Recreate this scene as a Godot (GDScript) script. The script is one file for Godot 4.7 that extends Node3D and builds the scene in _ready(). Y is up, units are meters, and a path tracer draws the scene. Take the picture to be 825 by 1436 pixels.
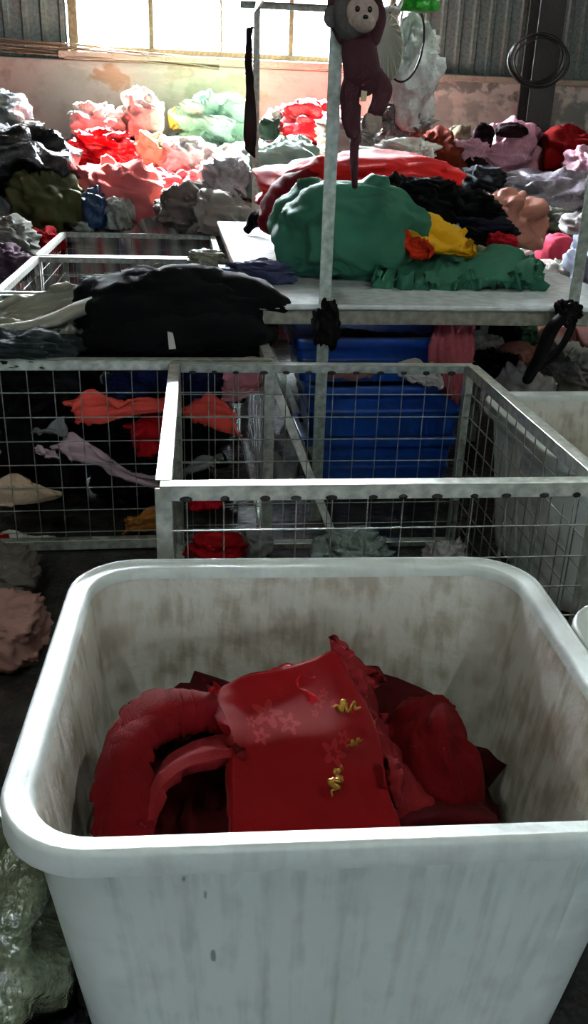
extends Node3D
# A textile sorting hall: white bin of red clothes, wire cages, a sorting table with a steel frame, and bags heaped below the window.

const FILL_LAMP := 2.6
var used := {}
var mats := {}
var texs := {}
var supports: Array = []      # x, z, height that the rag heap has to reach under each bag
var noise := FastNoiseLite.new()

func _ready():
	noise.fractal_type = FastNoiseLite.FRACTAL_NONE
	set_view_and_light()
	make_textures()
	build_hall()
	build_fill_lamps()
	build_bins()
	build_cages()
	build_table()
	build_crates()
	build_bin_clothes()
	build_cage_clothes()
	build_table_clothes()
	build_heap_bags()
	build_rag_heap()
	build_hanging_things()
	build_under_table()
	build_floor_scraps()

# ------------------------------------------------------------------ camera, sky, sun
func set_view_and_light():
	var cam := Camera3D.new()
	cam.name = "camera"
	cam.position = Vector3(0, 1.55, 0)
	cam.rotation_degrees = Vector3(-23.6, -7.7, 1.9)
	cam.fov = 61.19
	cam.near = 0.02
	add_child(cam)
	cam.current = true
	var we := WorldEnvironment.new()
	we.name = "environment"
	var e := Environment.new()
	e.tonemap_mode = Environment.TONE_MAPPER_LINEAR
	e.tonemap_exposure = 1.38
	e.background_mode = Environment.BG_SKY
	var sky := Sky.new()
	var sm := ProceduralSkyMaterial.new()
	sm.sky_top_color = Color(0.83, 0.87, 0.90)
	sm.sky_horizon_color = Color(0.95, 0.96, 0.98)
	sm.ground_horizon_color = Color(0.70, 0.70, 0.69)
	sm.ground_bottom_color = Color(0.45, 0.44, 0.42)
	sm.sky_energy_multiplier = 11.0
	sm.ground_energy_multiplier = 5.0
	sky.sky_material = sm
	e.sky = sky
	e.background_energy_multiplier = 1.0
	e.sdfgi_enabled = true
	e.ssao_enabled = true
	e.ssil_enabled = true
	we.environment = e
	add_child(we)
	var sun := DirectionalLight3D.new()
	sun.name = "sun"
	sun.light_color = Color(1.0, 0.96, 0.90)
	sun.light_energy = 90.0
	sun.light_angular_distance = 1.5
	sun.shadow_enabled = true
	add_child(sun)
	# it stands beyond the window, high up, and shines in towards the table
	sun.look_at_from_position(Vector3(0.5, 14, -19.0), Vector3(0.1, 0, -9.0 + 0.6))

# ------------------------------------------------------------------ names, labels, nodes
func numbered(n: String) -> String:
	if not used.has(n):
		used[n] = 0
		return n
	used[n] += 1
	return "%s_%03d" % [n, used[n]]

func thing(called: String, label: String, category: String, at: Vector3, turn := 0.0, group := "") -> Node3D:
	var o := Node3D.new()
	o.name = numbered(called)
	add_child(o)
	o.position = at
	o.rotation_degrees.y = turn
	tag(o, label, category, group)
	return o

func tag(o: Node, label: String, category: String, group := ""):
	o.set_meta("label", label)
	o.set_meta("category", category)
	if group != "":
		o.set_meta("group", group)

func structure(called: String, at := Vector3.ZERO, turn := 0.0) -> Node3D:
	var o := Node3D.new()
	o.name = numbered(called)
	add_child(o)
	o.position = at
	o.rotation_degrees.y = turn
	o.set_meta("kind", "structure")
	return o

func part(called: String, mesh: Mesh, m: Material, parent: Node, at := Vector3.ZERO) -> MeshInstance3D:
	var o := MeshInstance3D.new()
	o.name = called
	o.mesh = mesh
	o.material_override = m
	o.position = at
	parent.add_child(o, true)
	return o

func single(called: String, mesh: Mesh, m: Material, at: Vector3, label: String, category: String, group := "") -> MeshInstance3D:
	var o := MeshInstance3D.new()
	o.name = numbered(called)
	o.mesh = mesh
	o.material_override = m
	o.position = at
	add_child(o)
	tag(o, label, category, group)
	return o

# ------------------------------------------------------------------ textures and materials
func noise_tex(seed_: int, freq: float, lo: Color, hi: Color, size := 512, type := FastNoiseLite.TYPE_SIMPLEX_SMOOTH, fractal := FastNoiseLite.FRACTAL_FBM, oct := 5) -> ImageTexture:
	var n := FastNoiseLite.new()
	n.seed = seed_
	n.noise_type = type
	n.fractal_type = fractal
	n.fractal_octaves = oct
	n.frequency = freq
	var im := n.get_seamless_image(size, size)
	im.convert(Image.FORMAT_RGB8)
	for y in size:
		for x in size:
			im.set_pixel(x, y, lo.lerp(hi, im.get_pixel(x, y).r))
	return ImageTexture.create_from_image(im)

func bump_tex(seed_: int, freq: float, strength: float, size := 512, fractal := FastNoiseLite.FRACTAL_FBM) -> ImageTexture:
	var n := FastNoiseLite.new()
	n.seed = seed_
	n.noise_type = FastNoiseLite.TYPE_SIMPLEX_SMOOTH
	n.fractal_type = fractal
	n.fractal_octaves = 4
	n.frequency = freq
	var im := n.get_seamless_image(size, size)
	im.convert(Image.FORMAT_RGBA8)
	im.bump_map_to_normal_map(strength)
	return ImageTexture.create_from_image(im)

func weave_tex() -> ImageTexture:
	var im := Image.create(128, 128, false, Image.FORMAT_RGBA8)
	for y in 128:
		for x in 128:
			var a := sin(x * TAU / 8.0) * 0.5 + 0.5
			var b := sin(y * TAU / 8.0) * 0.5 + 0.5
			var v: float = a if ((x / 8 + y / 8) % 2 == 0) else b
			im.set_pixel(x, y, Color(v, v, v))
	im.bump_map_to_normal_map(3.0)
	return ImageTexture.create_from_image(im)

# blotches and short streaks of dirt on white plastic
func grime_tex(seed_: int, clean: Color, dirt: Color, amount: float, streak: float) -> ImageTexture:
	var n := FastNoiseLite.new()
	n.seed = seed_
	n.frequency = 0.012
	n.fractal_octaves = 5
	var a := n.get_seamless_image(512, 512)
	n.frequency = 0.05
	n.seed = seed_ + 9
	n.fractal_octaves = 3
	var b := n.get_seamless_image(512, 512)
	var im := Image.create(512, 512, false, Image.FORMAT_RGB8)
	for y in 512:
		for x in 512:
			var v: float = a.get_pixel(x, y).r
			var w: float = b.get_pixel(x, int(y * streak) % 512).r
			var k := clampf((v - 0.5) * 2.2 + (w - 0.5) * 1.3 + amount - 0.3, 0.0, 1.0) * amount
			if w > 0.93 and v > 0.5:
				k = minf(1.0, k + 0.25)
			im.set_pixel(x, y, clean.lerp(dirt, k))
	return ImageTexture.create_from_image(im)

func make_textures():
	texs.weave = weave_tex()
	texs.crumple = bump_tex(5, 0.02, 9.0, 512, FastNoiseLite.FRACTAL_RIDGED)
	texs.rough = bump_tex(7, 0.06, 5.0)
	texs.soft = noise_tex(3, 0.02, Color(0.80, 0.80, 0.80), Color(1, 1, 1))
	texs.bin = grime_tex(21, Color(0.84, 0.85, 0.85), Color(0.55, 0.54, 0.50), 0.26, 0.12)
	texs.bin_inside = grime_tex(22, Color(0.80, 0.79, 0.76), Color(0.50, 0.44, 0.36), 0.55, 0.15)
	texs.floor = noise_tex(31, 0.02, Color(0.10, 0.10, 0.095), Color(0.27, 0.26, 0.24))
	texs.plaster = plaster_tex()
	texs.metal = noise_tex(41, 0.015, Color(0.66, 0.67, 0.66), Color(0.97, 0.97, 0.95))
	texs.rust = noise_tex(43, 0.03, Color(0.20, 0.17, 0.14), Color(0.42, 0.38, 0.33))
	texs.lace = lace_tex()
	texs.print = print_tex()

# whitewashed plaster with damp patches that have a grain of their own
func plaster_tex() -> ImageTexture:
	var n := FastNoiseLite.new()
	n.seed = 51
	n.frequency = 0.01
	n.fractal_octaves = 6
	var a := n.get_seamless_image(1024, 1024)
	n.seed = 57
	n.frequency = 0.05
	var b := n.get_seamless_image(1024, 1024)
	var im := Image.create(1024, 1024, false, Image.FORMAT_RGB8)
	for y in 1024:
		for x in 1024:
			var v: float = a.get_pixel(x, y).r
			var w: float = b.get_pixel(x, y).r
			var c := Color(0.80, 0.755, 0.71).lerp(Color(0.84, 0.80, 0.755), w)
			if v > 0.74 and w > 0.42:
				c = c.lerp(Color(0.60, 0.54, 0.45), clampf((v - 0.74) * 5.0, 0, 0.7))
			if v < 0.26 and w > 0.45:
				c = c.lerp(Color(0.52, 0.53, 0.48), clampf((0.26 - v) * 6.0, 0, 0.75))
			im.set_pixel(x, y, c)
	return ImageTexture.create_from_image(im)

# the coat of the far wall, 13.2 m by 2.12 m: limewash, a brown damp stain, green mildew and grimy edges
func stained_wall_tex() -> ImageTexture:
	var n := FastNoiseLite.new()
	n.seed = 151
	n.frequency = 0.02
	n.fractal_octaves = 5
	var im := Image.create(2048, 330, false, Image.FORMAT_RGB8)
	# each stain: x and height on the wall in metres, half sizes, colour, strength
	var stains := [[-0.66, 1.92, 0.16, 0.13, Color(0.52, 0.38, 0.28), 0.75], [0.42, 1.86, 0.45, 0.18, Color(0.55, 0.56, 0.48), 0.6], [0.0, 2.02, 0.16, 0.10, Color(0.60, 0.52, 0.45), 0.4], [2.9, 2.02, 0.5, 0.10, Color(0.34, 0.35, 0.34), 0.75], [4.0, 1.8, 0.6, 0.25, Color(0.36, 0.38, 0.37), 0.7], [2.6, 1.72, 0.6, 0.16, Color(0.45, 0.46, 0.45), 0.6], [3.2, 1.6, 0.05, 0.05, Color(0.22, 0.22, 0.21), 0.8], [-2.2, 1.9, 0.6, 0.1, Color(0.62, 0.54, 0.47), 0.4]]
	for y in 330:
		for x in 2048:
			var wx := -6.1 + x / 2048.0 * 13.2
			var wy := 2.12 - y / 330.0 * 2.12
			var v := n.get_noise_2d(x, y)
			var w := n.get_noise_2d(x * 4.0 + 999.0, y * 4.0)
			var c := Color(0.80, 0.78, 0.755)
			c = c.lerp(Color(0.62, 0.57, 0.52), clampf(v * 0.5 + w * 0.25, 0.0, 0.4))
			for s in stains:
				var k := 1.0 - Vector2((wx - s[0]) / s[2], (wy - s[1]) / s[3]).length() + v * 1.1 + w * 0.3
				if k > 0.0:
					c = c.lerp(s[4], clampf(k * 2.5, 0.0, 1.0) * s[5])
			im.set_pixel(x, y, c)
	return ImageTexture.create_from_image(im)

func lace_tex() -> ImageTexture:
	var n := FastNoiseLite.new()
	n.seed = 61
	n.noise_type = FastNoiseLite.TYPE_CELLULAR
	n.frequency = 0.05
	n.fractal_type = FastNoiseLite.FRACTAL_NONE
	var a := n.get_seamless_image(256, 256)
	var im := Image.create(256, 256, false, Image.FORMAT_RGB8)
	for y in 256:
		for x in 256:
			var v: float = a.get_pixel(x, y).r
			im.set_pixel(x, y, Color(0.80, 0.72, 0.64) if fmod(v * 5.0, 1.0) > 0.42 else Color(0.55, 0.47, 0.41))
	return ImageTexture.create_from_image(im)

# faint pale blossoms printed on the red jacket
func print_tex() -> ImageTexture:
	var im := Image.create(512, 512, false, Image.FORMAT_RGB8)
	im.fill(Color(0.50, 0.025, 0.04))
	var rng := RandomNumberGenerator.new()
	rng.seed = 12
	var spots := [[150, 130, 46], [205, 165, 34], [120, 190, 26], [330, 240, 40], [370, 200, 22], [300, 110, 20], [320, 90, 14], [345, 120, 12], [285, 140, 12], [100, 150, 18]]
	for s in spots:
		for y in range(int(s[1]) - 60, int(s[1]) + 60):
			for x in range(int(s[0]) - 60, int(s[0]) + 60):
				var dx: float = x - s[0]
				var dy: float = y - s[1]
				var rr: float = s[2] * (0.72 + 0.28 * cos(atan2(dy, dx) * 5.0))
				if x >= 0 and y >= 0 and x < 512 and y < 512 and dx * dx + dy * dy < rr * rr and (dx * dx + dy * dy > rr * rr * 0.12):
					im.set_pixel(x, y, Color(0.60, 0.14, 0.14) if rng.randf() < 0.75 else Color(0.55, 0.07, 0.08))
	return ImageTexture.create_from_image(im)

func mat(key: String, c: Color, rough := 0.8, kind := "cloth", extra := {}) -> StandardMaterial3D:
	if mats.has(key):
		return mats[key]
	var m := StandardMaterial3D.new()
	m.albedo_color = c
	m.roughness = rough
	m.uv1_triplanar = true
	if kind == "cloth":
		m.albedo_texture = texs.soft
		m.normal_enabled = true
		m.normal_texture = texs.weave
		m.normal_scale = 0.3
		m.uv1_scale = Vector3(30, 30, 30)
		m.rim_enabled = true
		m.rim = 0.06
		m.metallic_specular = 0.2
	elif kind == "plastic":
		m.albedo_texture = texs.soft
		m.normal_enabled = true
		m.normal_texture = texs.crumple
		m.normal_scale = 0.8
		m.uv1_scale = Vector3(2.5, 2.5, 2.5)
	elif kind == "knit":
		m.albedo_texture = texs.soft
		m.normal_enabled = true
		m.normal_texture = texs.rough
		m.normal_scale = 0.9
		m.uv1_scale = Vector3(5, 5, 5)
	elif kind == "metal":
		m.albedo_texture = texs.metal
		m.metallic = extra.get("metallic", 0.55)
		m.normal_enabled = true
		m.normal_texture = texs.rough
		m.normal_scale = 0.12
		m.uv1_scale = Vector3(3, 3, 3)
	elif texs.has(kind):
		m.albedo_texture = texs[kind]
		m.uv1_scale = Vector3.ONE * float(extra.get("scale", 1.0))
		m.normal_enabled = true
		m.normal_texture = texs.rough
		m.normal_scale = float(extra.get("bump", 0.3))
	if extra.has("alpha"):
		m.transparency = BaseMaterial3D.TRANSPARENCY_ALPHA
		m.albedo_color.a = extra.alpha
	if extra.has("back"):
		m.backlight_enabled = true
		m.backlight = extra.back
	mats[key] = m
	return m

func cloth(key: String, c: Color, rough := 0.85) -> StandardMaterial3D:
	return mat(key, c, rough, "cloth")

func film(key: String, c: Color, rough := 0.35) -> StandardMaterial3D:
	return mat(key, c, rough, "plastic", {"back": Color(c.r * 0.25, c.g * 0.25, c.b * 0.25)})

# ------------------------------------------------------------------ shapes
func commit(v: PackedVector3Array, ix: PackedInt32Array, uv := PackedVector2Array(), col := PackedColorArray()) -> ArrayMesh:
	var nn := PackedVector3Array()
	nn.resize(v.size())
	for t in range(0, ix.size(), 3):
		var a := ix[t]
		var b := ix[t + 1]
		var c := ix[t + 2]
		var n := (v[c] - v[a]).cross(v[b] - v[a])
		nn[a] += n
		nn[b] += n
		nn[c] += n
	for i in nn.size():
		nn[i] = nn[i].normalized() if nn[i].length_squared() > 1e-20 else Vector3.UP
	var arr := []
	arr.resize(Mesh.ARRAY_MAX)
	arr[Mesh.ARRAY_VERTEX] = v
	arr[Mesh.ARRAY_NORMAL] = nn
	arr[Mesh.ARRAY_INDEX] = ix
	if uv.size() == v.size():
		arr[Mesh.ARRAY_TEX_UV] = uv
	if col.size() == v.size():
		arr[Mesh.ARRAY_COLOR] = col
	var m := ArrayMesh.new()
	m.add_surface_from_arrays(Mesh.PRIMITIVE_TRIANGLES, arr)
	return m

# a box with chamfered edges, flat shaded
func chamfer_box(size: Vector3, ch := 0.004) -> ArrayMesh:
	var st := SurfaceTool.new()
	st.begin(Mesh.PRIMITIVE_TRIANGLES)
	st.set_smooth_group(-1)
	add_chamfer_box(st, Transform3D(Basis(), Vector3.ZERO), size, ch)
	st.generate_normals()
	return st.commit()

func add_chamfer_box(st: SurfaceTool, tr: Transform3D, size: Vector3, ch: float):
	var h := size * 0.5
	ch = minf(ch, minf(h.x, minf(h.y, h.z)) * 0.6)
	for ax in 3:
		for s in [-1.0, 1.0]:
			var u := (ax + 1) % 3
			var w := (ax + 2) % 3
			# the face
			var f: Array = []
			for k in [[-1, -1], [1, -1], [1, 1], [-1, 1]]:
				var p := Vector3.ZERO
				p[ax] = s * h[ax]
				p[u] = k[0] * (h[u] - ch)
				p[w] = k[1] * (h[w] - ch)
				f.append(p)
			quad(st, tr, f[0], f[1], f[2], f[3])
	for ax in 3:                                  # edges along ax
		var u := (ax + 1) % 3
		var w := (ax + 2) % 3
		for su in [-1.0, 1.0]:
			for sw in [-1.0, 1.0]:
				var f: Array = []
				for k in [[-1, 0], [1, 0], [1, 1], [-1, 1]]:
					var p := Vector3.ZERO
					p[ax] = k[0] * (h[ax] - ch)
					p[u] = su * (h[u] - (ch if k[1] == 1 else 0.0))
					p[w] = sw * (h[w] - (0.0 if k[1] == 1 else ch))
					f.append(p)
				quad(st, tr, f[0], f[1], f[2], f[3])
	for sx in [-1.0, 1.0]:
		for sy in [-1.0, 1.0]:
			for sz in [-1.0, 1.0]:
				var a := Vector3(sx * h.x, sy * (h.y - ch), sz * (h.z - ch))
				var b := Vector3(sx * (h.x - ch), sy * h.y, sz * (h.z - ch))
				var c := Vector3(sx * (h.x - ch), sy * (h.y - ch), sz * h.z)
				tri(st, tr, a, b, c)

# triangles turn themselves outwards from the middle of their box
func tri(st: SurfaceTool, tr: Transform3D, a: Vector3, b: Vector3, c: Vector3):
	if (c - a).cross(b - a).dot(a + b + c) < 0.0:
		var t := b
		b = c
		c = t
	st.add_vertex(tr * a)
	st.add_vertex(tr * b)
	st.add_vertex(tr * c)

func quad(st: SurfaceTool, tr: Transform3D, a: Vector3, b: Vector3, c: Vector3, d: Vector3):
	tri(st, tr, a, b, c)
	tri(st, tr, a, c, d)

func frame_at(a: Vector3, b: Vector3, up := Vector3.UP) -> Transform3D:
	var z := (b - a).normalized()
	if absf(z.dot(up)) > 0.98:
		up = Vector3.RIGHT
	var x := up.cross(z).normalized()
	return Transform3D(Basis(x, z.cross(x), z), (a + b) * 0.5)

# a beam of angle iron between two points: two flanges, w wide, t thick
func angle_bar(a: Vector3, b: Vector3, w: float, sx: float, sy: float, up := Vector3.UP, t := 0.005) -> ArrayMesh:
	var st := SurfaceTool.new()
	st.begin(Mesh.PRIMITIVE_TRIANGLES)
	st.set_smooth_group(-1)
	var tr := frame_at(a, b, up)
	var l := (b - a).length()
	add_chamfer_box(st, tr * Transform3D(Basis(), Vector3(0, sy * (w * 0.5 - t * 0.5), 0)), Vector3(w, t, l), 0.0015)
	add_chamfer_box(st, tr * Transform3D(Basis(), Vector3(sx * (w * 0.5 - t * 0.5), 0, 0)), Vector3(t, w - t * 0.2, l), 0.0015)
	st.generate_normals()
	return st.commit()

func box_bar(a: Vector3, b: Vector3, w: float, h: float, ch := 0.004) -> ArrayMesh:
	var st := SurfaceTool.new()
	st.begin(Mesh.PRIMITIVE_TRIANGLES)
	st.set_smooth_group(-1)
	add_chamfer_box(st, frame_at(a, b), Vector3(w, h, (b - a).length()), ch)
	st.generate_normals()
	return st.commit()

# a tube along points with a radius at each, optionally flattened and wrinkled; ends are rounded off
func limb(pts: Array, radii: Array, o := {}) -> ArrayMesh:
	var seg: int = o.get("seg", 16)
	var flat: float = o.get("flat", 1.0)
	var wr: float = o.get("wrinkle", 0.0)
	var wf: float = o.get("freq", 14.0)
	var steps: int = o.get("steps", 8)
	var sd: float = o.get("seed", 1) * 7.31
	var cps: Array = []
	var rs: Array = []
	var n := pts.size()
	for i in n - 1:
		for k in steps:
			var t := float(k) / steps
			cps.append(cat(pts, i, t))
			rs.append(lerpf(radii[i], radii[i + 1], t * t * (3 - 2 * t)))
	cps.append(pts[n - 1])
	rs.append(radii[n - 1])
	var v := PackedVector3Array()
	var ix := PackedInt32Array()
	var m := cps.size()
	var up := Vector3.UP
	var d0: Vector3 = (cps[1] - cps[0]).normalized()
	if absf(d0.dot(up)) > 0.9:
		up = Vector3.BACK
	var rings := 0
	for i in range(-3, m + 3):
		var ci := clampi(i, 0, m - 1)
		var d: Vector3 = (cps[mini(ci + 1, m - 1)] - cps[maxi(ci - 1, 0)]).normalized()
		var c: Vector3 = cps[ci]
		var r: float = rs[ci]
		if i < 0:
			var a := -i / 3.0
			c -= d * r * 0.7 * sin(a * PI * 0.5)
			r *= cos(a * PI * 0.5 * 0.97)
		elif i >= m:
			var a2 := (i - m + 1) / 3.0
			c += d * r * 0.7 * sin(a2 * PI * 0.5)
			r *= cos(a2 * PI * 0.5 * 0.97)
		var x := up.cross(d).normalized()
		up = d.cross(x).normalized()
		for j in seg:
			var an := TAU * j / seg
			var off := x * cos(an) + up * sin(an) * flat
			var rr := r
			if wr > 0.0:
				var q := (c + off * r) * wf + Vector3(sd, sd * 0.5, 0)
				rr *= 1.0 + wr * (1.0 - 2.0 * absf(noise.get_noise_3dv(q * 60.0)) * 1.6)
			v.append(c + off * rr)
		rings += 1
	for i in rings - 1:
		for j in seg:
			var a := i * seg + j
			var b := i * seg + (j + 1) % seg
			var c2 := a + seg
			var e := b + seg
			ix.append_array([a, b, c2, b, e, c2])
	return commit(v, ix)

func cat(pts: Array, i: int, t: float) -> Vector3:
	var n := pts.size()
	var p0: Vector3 = pts[maxi(i - 1, 0)]
	var p1: Vector3 = pts[i]
	var p2: Vector3 = pts[mini(i + 1, n - 1)]
	var p3: Vector3 = pts[mini(i + 2, n - 1)]
	return 0.5 * ((2.0 * p1) + (p2 - p0) * t + (2.0 * p0 - 5.0 * p1 + 4.0 * p2 - p3) * t * t + (3.0 * p1 - p0 - 3.0 * p2 + p3) * t * t * t)

# creases of cloth: puffed between sharp valleys in some places, sharp crests in others
func crease(n: float, m: float) -> float:
	var a := sqrt(n * n + 0.006)
	return lerpf(1.1 * a - 0.35, 0.35 - 1.1 * a, smoothstep(-0.35, 0.35, m))

func nz(q: Vector3) -> float:
	return noise.get_noise_3dv(q * 100.0) * 1.5

# a stuffed, creased bundle: bag, balled-up garment or filled sack
func blob(hs: Vector3, o := {}) -> ArrayMesh:
	var lat: int = o.get("lat", 40)
	var lon: int = o.get("lon", 60)
	var big: float = o.get("big", 0.22)
	var fold: float = o.get("fold", 0.10)
	var fine: float = o.get("fine", 0.018)
	var ff: float = o.get("ff", 1.6)
	var sq: float = o.get("sq", 0.85)
	var flat: float = o.get("flat", 0.75)
	var neck: float = o.get("neck", 0.0)
	var pleat: float = o.get("pleat", 0.0)
	var stretch: float = o.get("stretch", 0.78)
	var flow: Vector3 = o.get("flow", Vector3(1, 0.3, 0))
	flow = flow.normalized()
	var axis: Vector3 = o.get("knot", Vector3.UP)
	axis = axis.normalized()
	var sd := float(o.get("seed", 1)) * 3.77
	var so := Vector3(sd, -sd * 0.7, sd * 0.4)
	var bx := axis.cross(Vector3(0.13, 0.2, 0.97)).normalized()
	var bz := bx.cross(axis).normalized()
	var v := PackedVector3Array()
	var ix := PackedInt32Array()
	var along := absf(axis.x) * hs.x + absf(axis.y) * hs.y + absf(axis.z) * hs.z
	for i in lat + 1:
		var th := PI * i / lat
		var cnt := 1 if (i == 0 or i == lat) else lon
		for j in cnt:
			var ph := TAU * j / lon
			var d := axis * cos(th) + (bx * cos(ph) + bz * sin(ph)) * sin(th)
			var q := d + 0.35 * Vector3(nz(d * 1.3 + so), nz(d * 1.3 - so), nz(d * 1.3 + Vector3(so.z, so.x, so.y)))
			var r := 1.0 + big * nz(q * 0.9 + so)
			var q2 := q * ff
			q2 -= flow * q2.dot(flow) * stretch
			r += fold * crease(nz(q2 + so), nz(q2 * 0.5 - so))
			r += fold * 0.5 * crease(nz(q2 * 2.1 - so), nz(q2 * 0.9 + so))
			r += fine * 0.6 * crease(nz(q * ff * 4.3 + so), 0.3)
			if pleat > 0.0:
				r += pleat * sin(ph * 11.0 + 4.0 * nz(q + so)) * exp(-th / 0.8) * minf(1.0, th * 3.0)
			var e := Vector3(signf(d.x) * pow(absf(d.x), sq), signf(d.y) * pow(absf(d.y), sq), signf(d.z) * pow(absf(d.z), sq))
			var p := e * hs * r
			if neck > 0.0:
				var g := exp(-pow(th / 0.30, 2.0))
				var ap := axis * p.dot(axis)
				p = ap + (p - ap) * (1.0 - 0.55 * exp(-pow(th / 0.45, 2.0))) + axis * along * neck * g
			var fl := -flat * hs.y
			if p.y < fl:
				p.y = fl + (p.y - fl) * 0.12
			v.append(p)
	var idx := func(i: int, j: int) -> int:
		if i == 0:
			return 0
		if i == lat:
			return 1 + (lat - 1) * lon
		return 1 + (i - 1) * lon + (j % lon)
	for i in lat:
		for j in lon:
			var a: int = idx.call(i, j)
			var b: int = idx.call(i, j + 1)
			var c: int = idx.call(i + 1, j)
			var d2: int = idx.call(i + 1, j + 1)
			if i > 0:
				ix.append_array([a, c, b])
			if i < lat - 1:
				ix.append_array([b, c, d2])
	return commit(v, ix)

# a sheet of cloth hung over a net of points, with creases and a thickness; points are relative to org
func sheet(rows: Array, org: Vector3, o := {}) -> ArrayMesh:
	var nu: int = o.get("nu", 40)
	var nv: int = o.get("nv", 40)
	var amp: float = o.get("amp", 0.012)
	var freq: float = o.get("freq", 9.0)
	var thick: float = o.get("thick", 0.008)
	var flow: Vector2 = o.get("flow", Vector2(0.25, 1.0))
	var ragged: float = o.get("ragged", 0.012)
	var sd := float(o.get("seed", 1)) * 5.13
	var nr := rows.size()
	var base: Array = []
	for j in nv + 1:
		var fv := float(j) / nv * (nr - 1)
		var jv := mini(int(fv), nr - 2)
		var tv := fv - jv
		for i in nu + 1:
			var cols: Array = []
			for r in nr:
				var row: Array = rows[r]
				var fu := float(i) / nu * (row.size() - 1)
				var iu := mini(int(fu), row.size() - 2)
				cols.append(cat(row, iu, fu - iu) if absi(r - jv) < 3 else row[0])
			base.append(cat(cols, jv, tv) - org)
	var w := nu + 1
	var lenu: float = (base[nu] - base[0]).length() + 0.001
	var lenv: float = (base[nv * w] - base[0]).length() + 0.001
	var v := PackedVector3Array()
	var uv := PackedVector2Array()
	for j in nv + 1:
		for i in w:
			var p: Vector3 = base[j * w + i]
			var du: Vector3 = base[j * w + mini(i + 1, nu)] - base[j * w + maxi(i - 1, 0)]
			var dv: Vector3 = base[mini(j + 1, nv) * w + i] - base[maxi(j - 1, 0) * w + i]
			var n := du.cross(dv).normalized()
			var a := float(i) / nu * lenu * freq * flow.x + sd
			var b := float(j) / nv * lenv * freq * flow.y - sd
			var q := Vector3(a, b, sd)
			q += 0.4 * Vector3(nz(q * 0.6), nz(q * 0.6 + Vector3(9, 3, 1)), 0)
			var h := (1.0 - 2.2 * absf(nz(q * 0.5))) + 0.5 * (1.0 - 2.2 * absf(nz(q * 1.1 + Vector3(4, 4, 4)))) + 0.22 * (1.0 - 2.2 * absf(nz(Vector3(float(i) / nu * lenu, float(j) / nv * lenv, sd) * freq * 2.5)))
			p += n * h * amp
			if i == 0 or i == nu:
				p += du.normalized() * ragged * nz(Vector3(b * 1.7, sd, 3.0 + i)) * 2.0
			if j == 0 or j == nv:
				p += dv.normalized() * ragged * nz(Vector3(a * 1.7, sd, 7.0 + j)) * 2.0
			v.append(p)
			uv.append(Vector2(float(i) / nu, float(j) / nv))
	var cnt := v.size()
	for k in cnt:
		var i2 := k % w
		var j2 := k / w
		var du2 := v[j2 * w + mini(i2 + 1, nu)] - v[j2 * w + maxi(i2 - 1, 0)]
		var dv2 := v[mini(j2 + 1, nv) * w + i2] - v[maxi(j2 - 1, 0) * w + i2]
		v.append(v[k] + du2.cross(dv2).normalized() * thick)
		uv.append(uv[k])
	var ix := PackedInt32Array()
	for j in nv:
		for i in nu:
			var a2 := j * w + i
			var b2 := a2 + 1
			var c2 := a2 + w
			var d2 := c2 + 1
			ix.append_array([a2, b2, c2, b2, d2, c2])
			ix.append_array([cnt + a2, cnt + c2, cnt + b2, cnt + b2, cnt + c2, cnt + d2])
	for i in nu:
		ix.append_array([i, cnt + i, i + 1, i + 1, cnt + i, cnt + i + 1])
		var k0 := nv * w + i
		ix.append_array([k0, k0 + 1, cnt + k0, k0 + 1, cnt + k0 + 1, cnt + k0])
	for j in nv:
		var k1 := j * w
		ix.append_array([k1, k1 + w, cnt + k1, k1 + w, cnt + k1 + w, cnt + k1])
		var k2 := j * w + nu
		ix.append_array([k2, cnt + k2, k2 + w, k2 + w, cnt + k2, cnt + k2 + w])
	return commit(v, ix, uv)

func middle(rows: Array) -> Vector3:
	var c := Vector3.ZERO
	var n := 0
	var low := 1e9
	for r in rows:
		for p in r:
			c += p
			low = minf(low, p.y)
			n += 1
	c /= n
	c.y = low
	return c

# one bag or bundle as a thing of its own
func bag(called: String, c: Vector3, hs: Vector3, m: Material, o: Dictionary, label: String, category: String, group := "", rest := true) -> MeshInstance3D:
	if rest:
		supports.append([c.x, c.z, c.y - hs.y * 0.72])
	var x := single(called, blob(hs, o), m, c, label, category, group)
	return x

func cloth_piece(called: String, rows: Array, m: Material, o: Dictionary, label: String, category: String, group := "") -> MeshInstance3D:
	var org := middle(rows)
	return single(called, sheet(rows, org, o), m, org, label, category, group)

# ------------------------------------------------------------------ the hall
func slab(called: String, mn: Vector3, mx: Vector3, m: Material, parent: Node) -> MeshInstance3D:
	return part(called, chamfer_box(mx - mn, 0.01), m, parent, (mn + mx) * 0.5)

# one sheet of ribbed cladding, w wide and h high, ribs running up
func cladding(w: float, h: float, rib := 0.17) -> ArrayMesh:
	var v := PackedVector3Array()
	var ix := PackedInt32Array()
	var prof: Array = []
	var x := 0.0
	while x < w - 0.001:
		for k in [[0.0, 0.0], [0.10, 0.0], [0.115, 0.022], [0.155, 0.022]]:
			if x + k[0] < w:
				prof.append(Vector2(x + k[0], k[1]))
		x += rib
	prof.append(Vector2(w, 0.0))
	for i in prof.size() - 1:
		var a: Vector2 = prof[i]
		var b: Vector2 = prof[i + 1]
		var s := v.size()
		for f in [0.0, -0.012]:
			v.append_array([Vector3(a.x, 0, a.y + f), Vector3(b.x, 0, b.y + f), Vector3(a.x, h, a.y + f), Vector3(b.x, h, b.y + f)])
		ix.append_array([s, s + 2, s + 1, s + 1, s + 2, s + 3])
		ix.append_array([s + 4, s + 5, s + 6, s + 5, s + 7, s + 6])
	return commit(v, ix)

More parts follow.
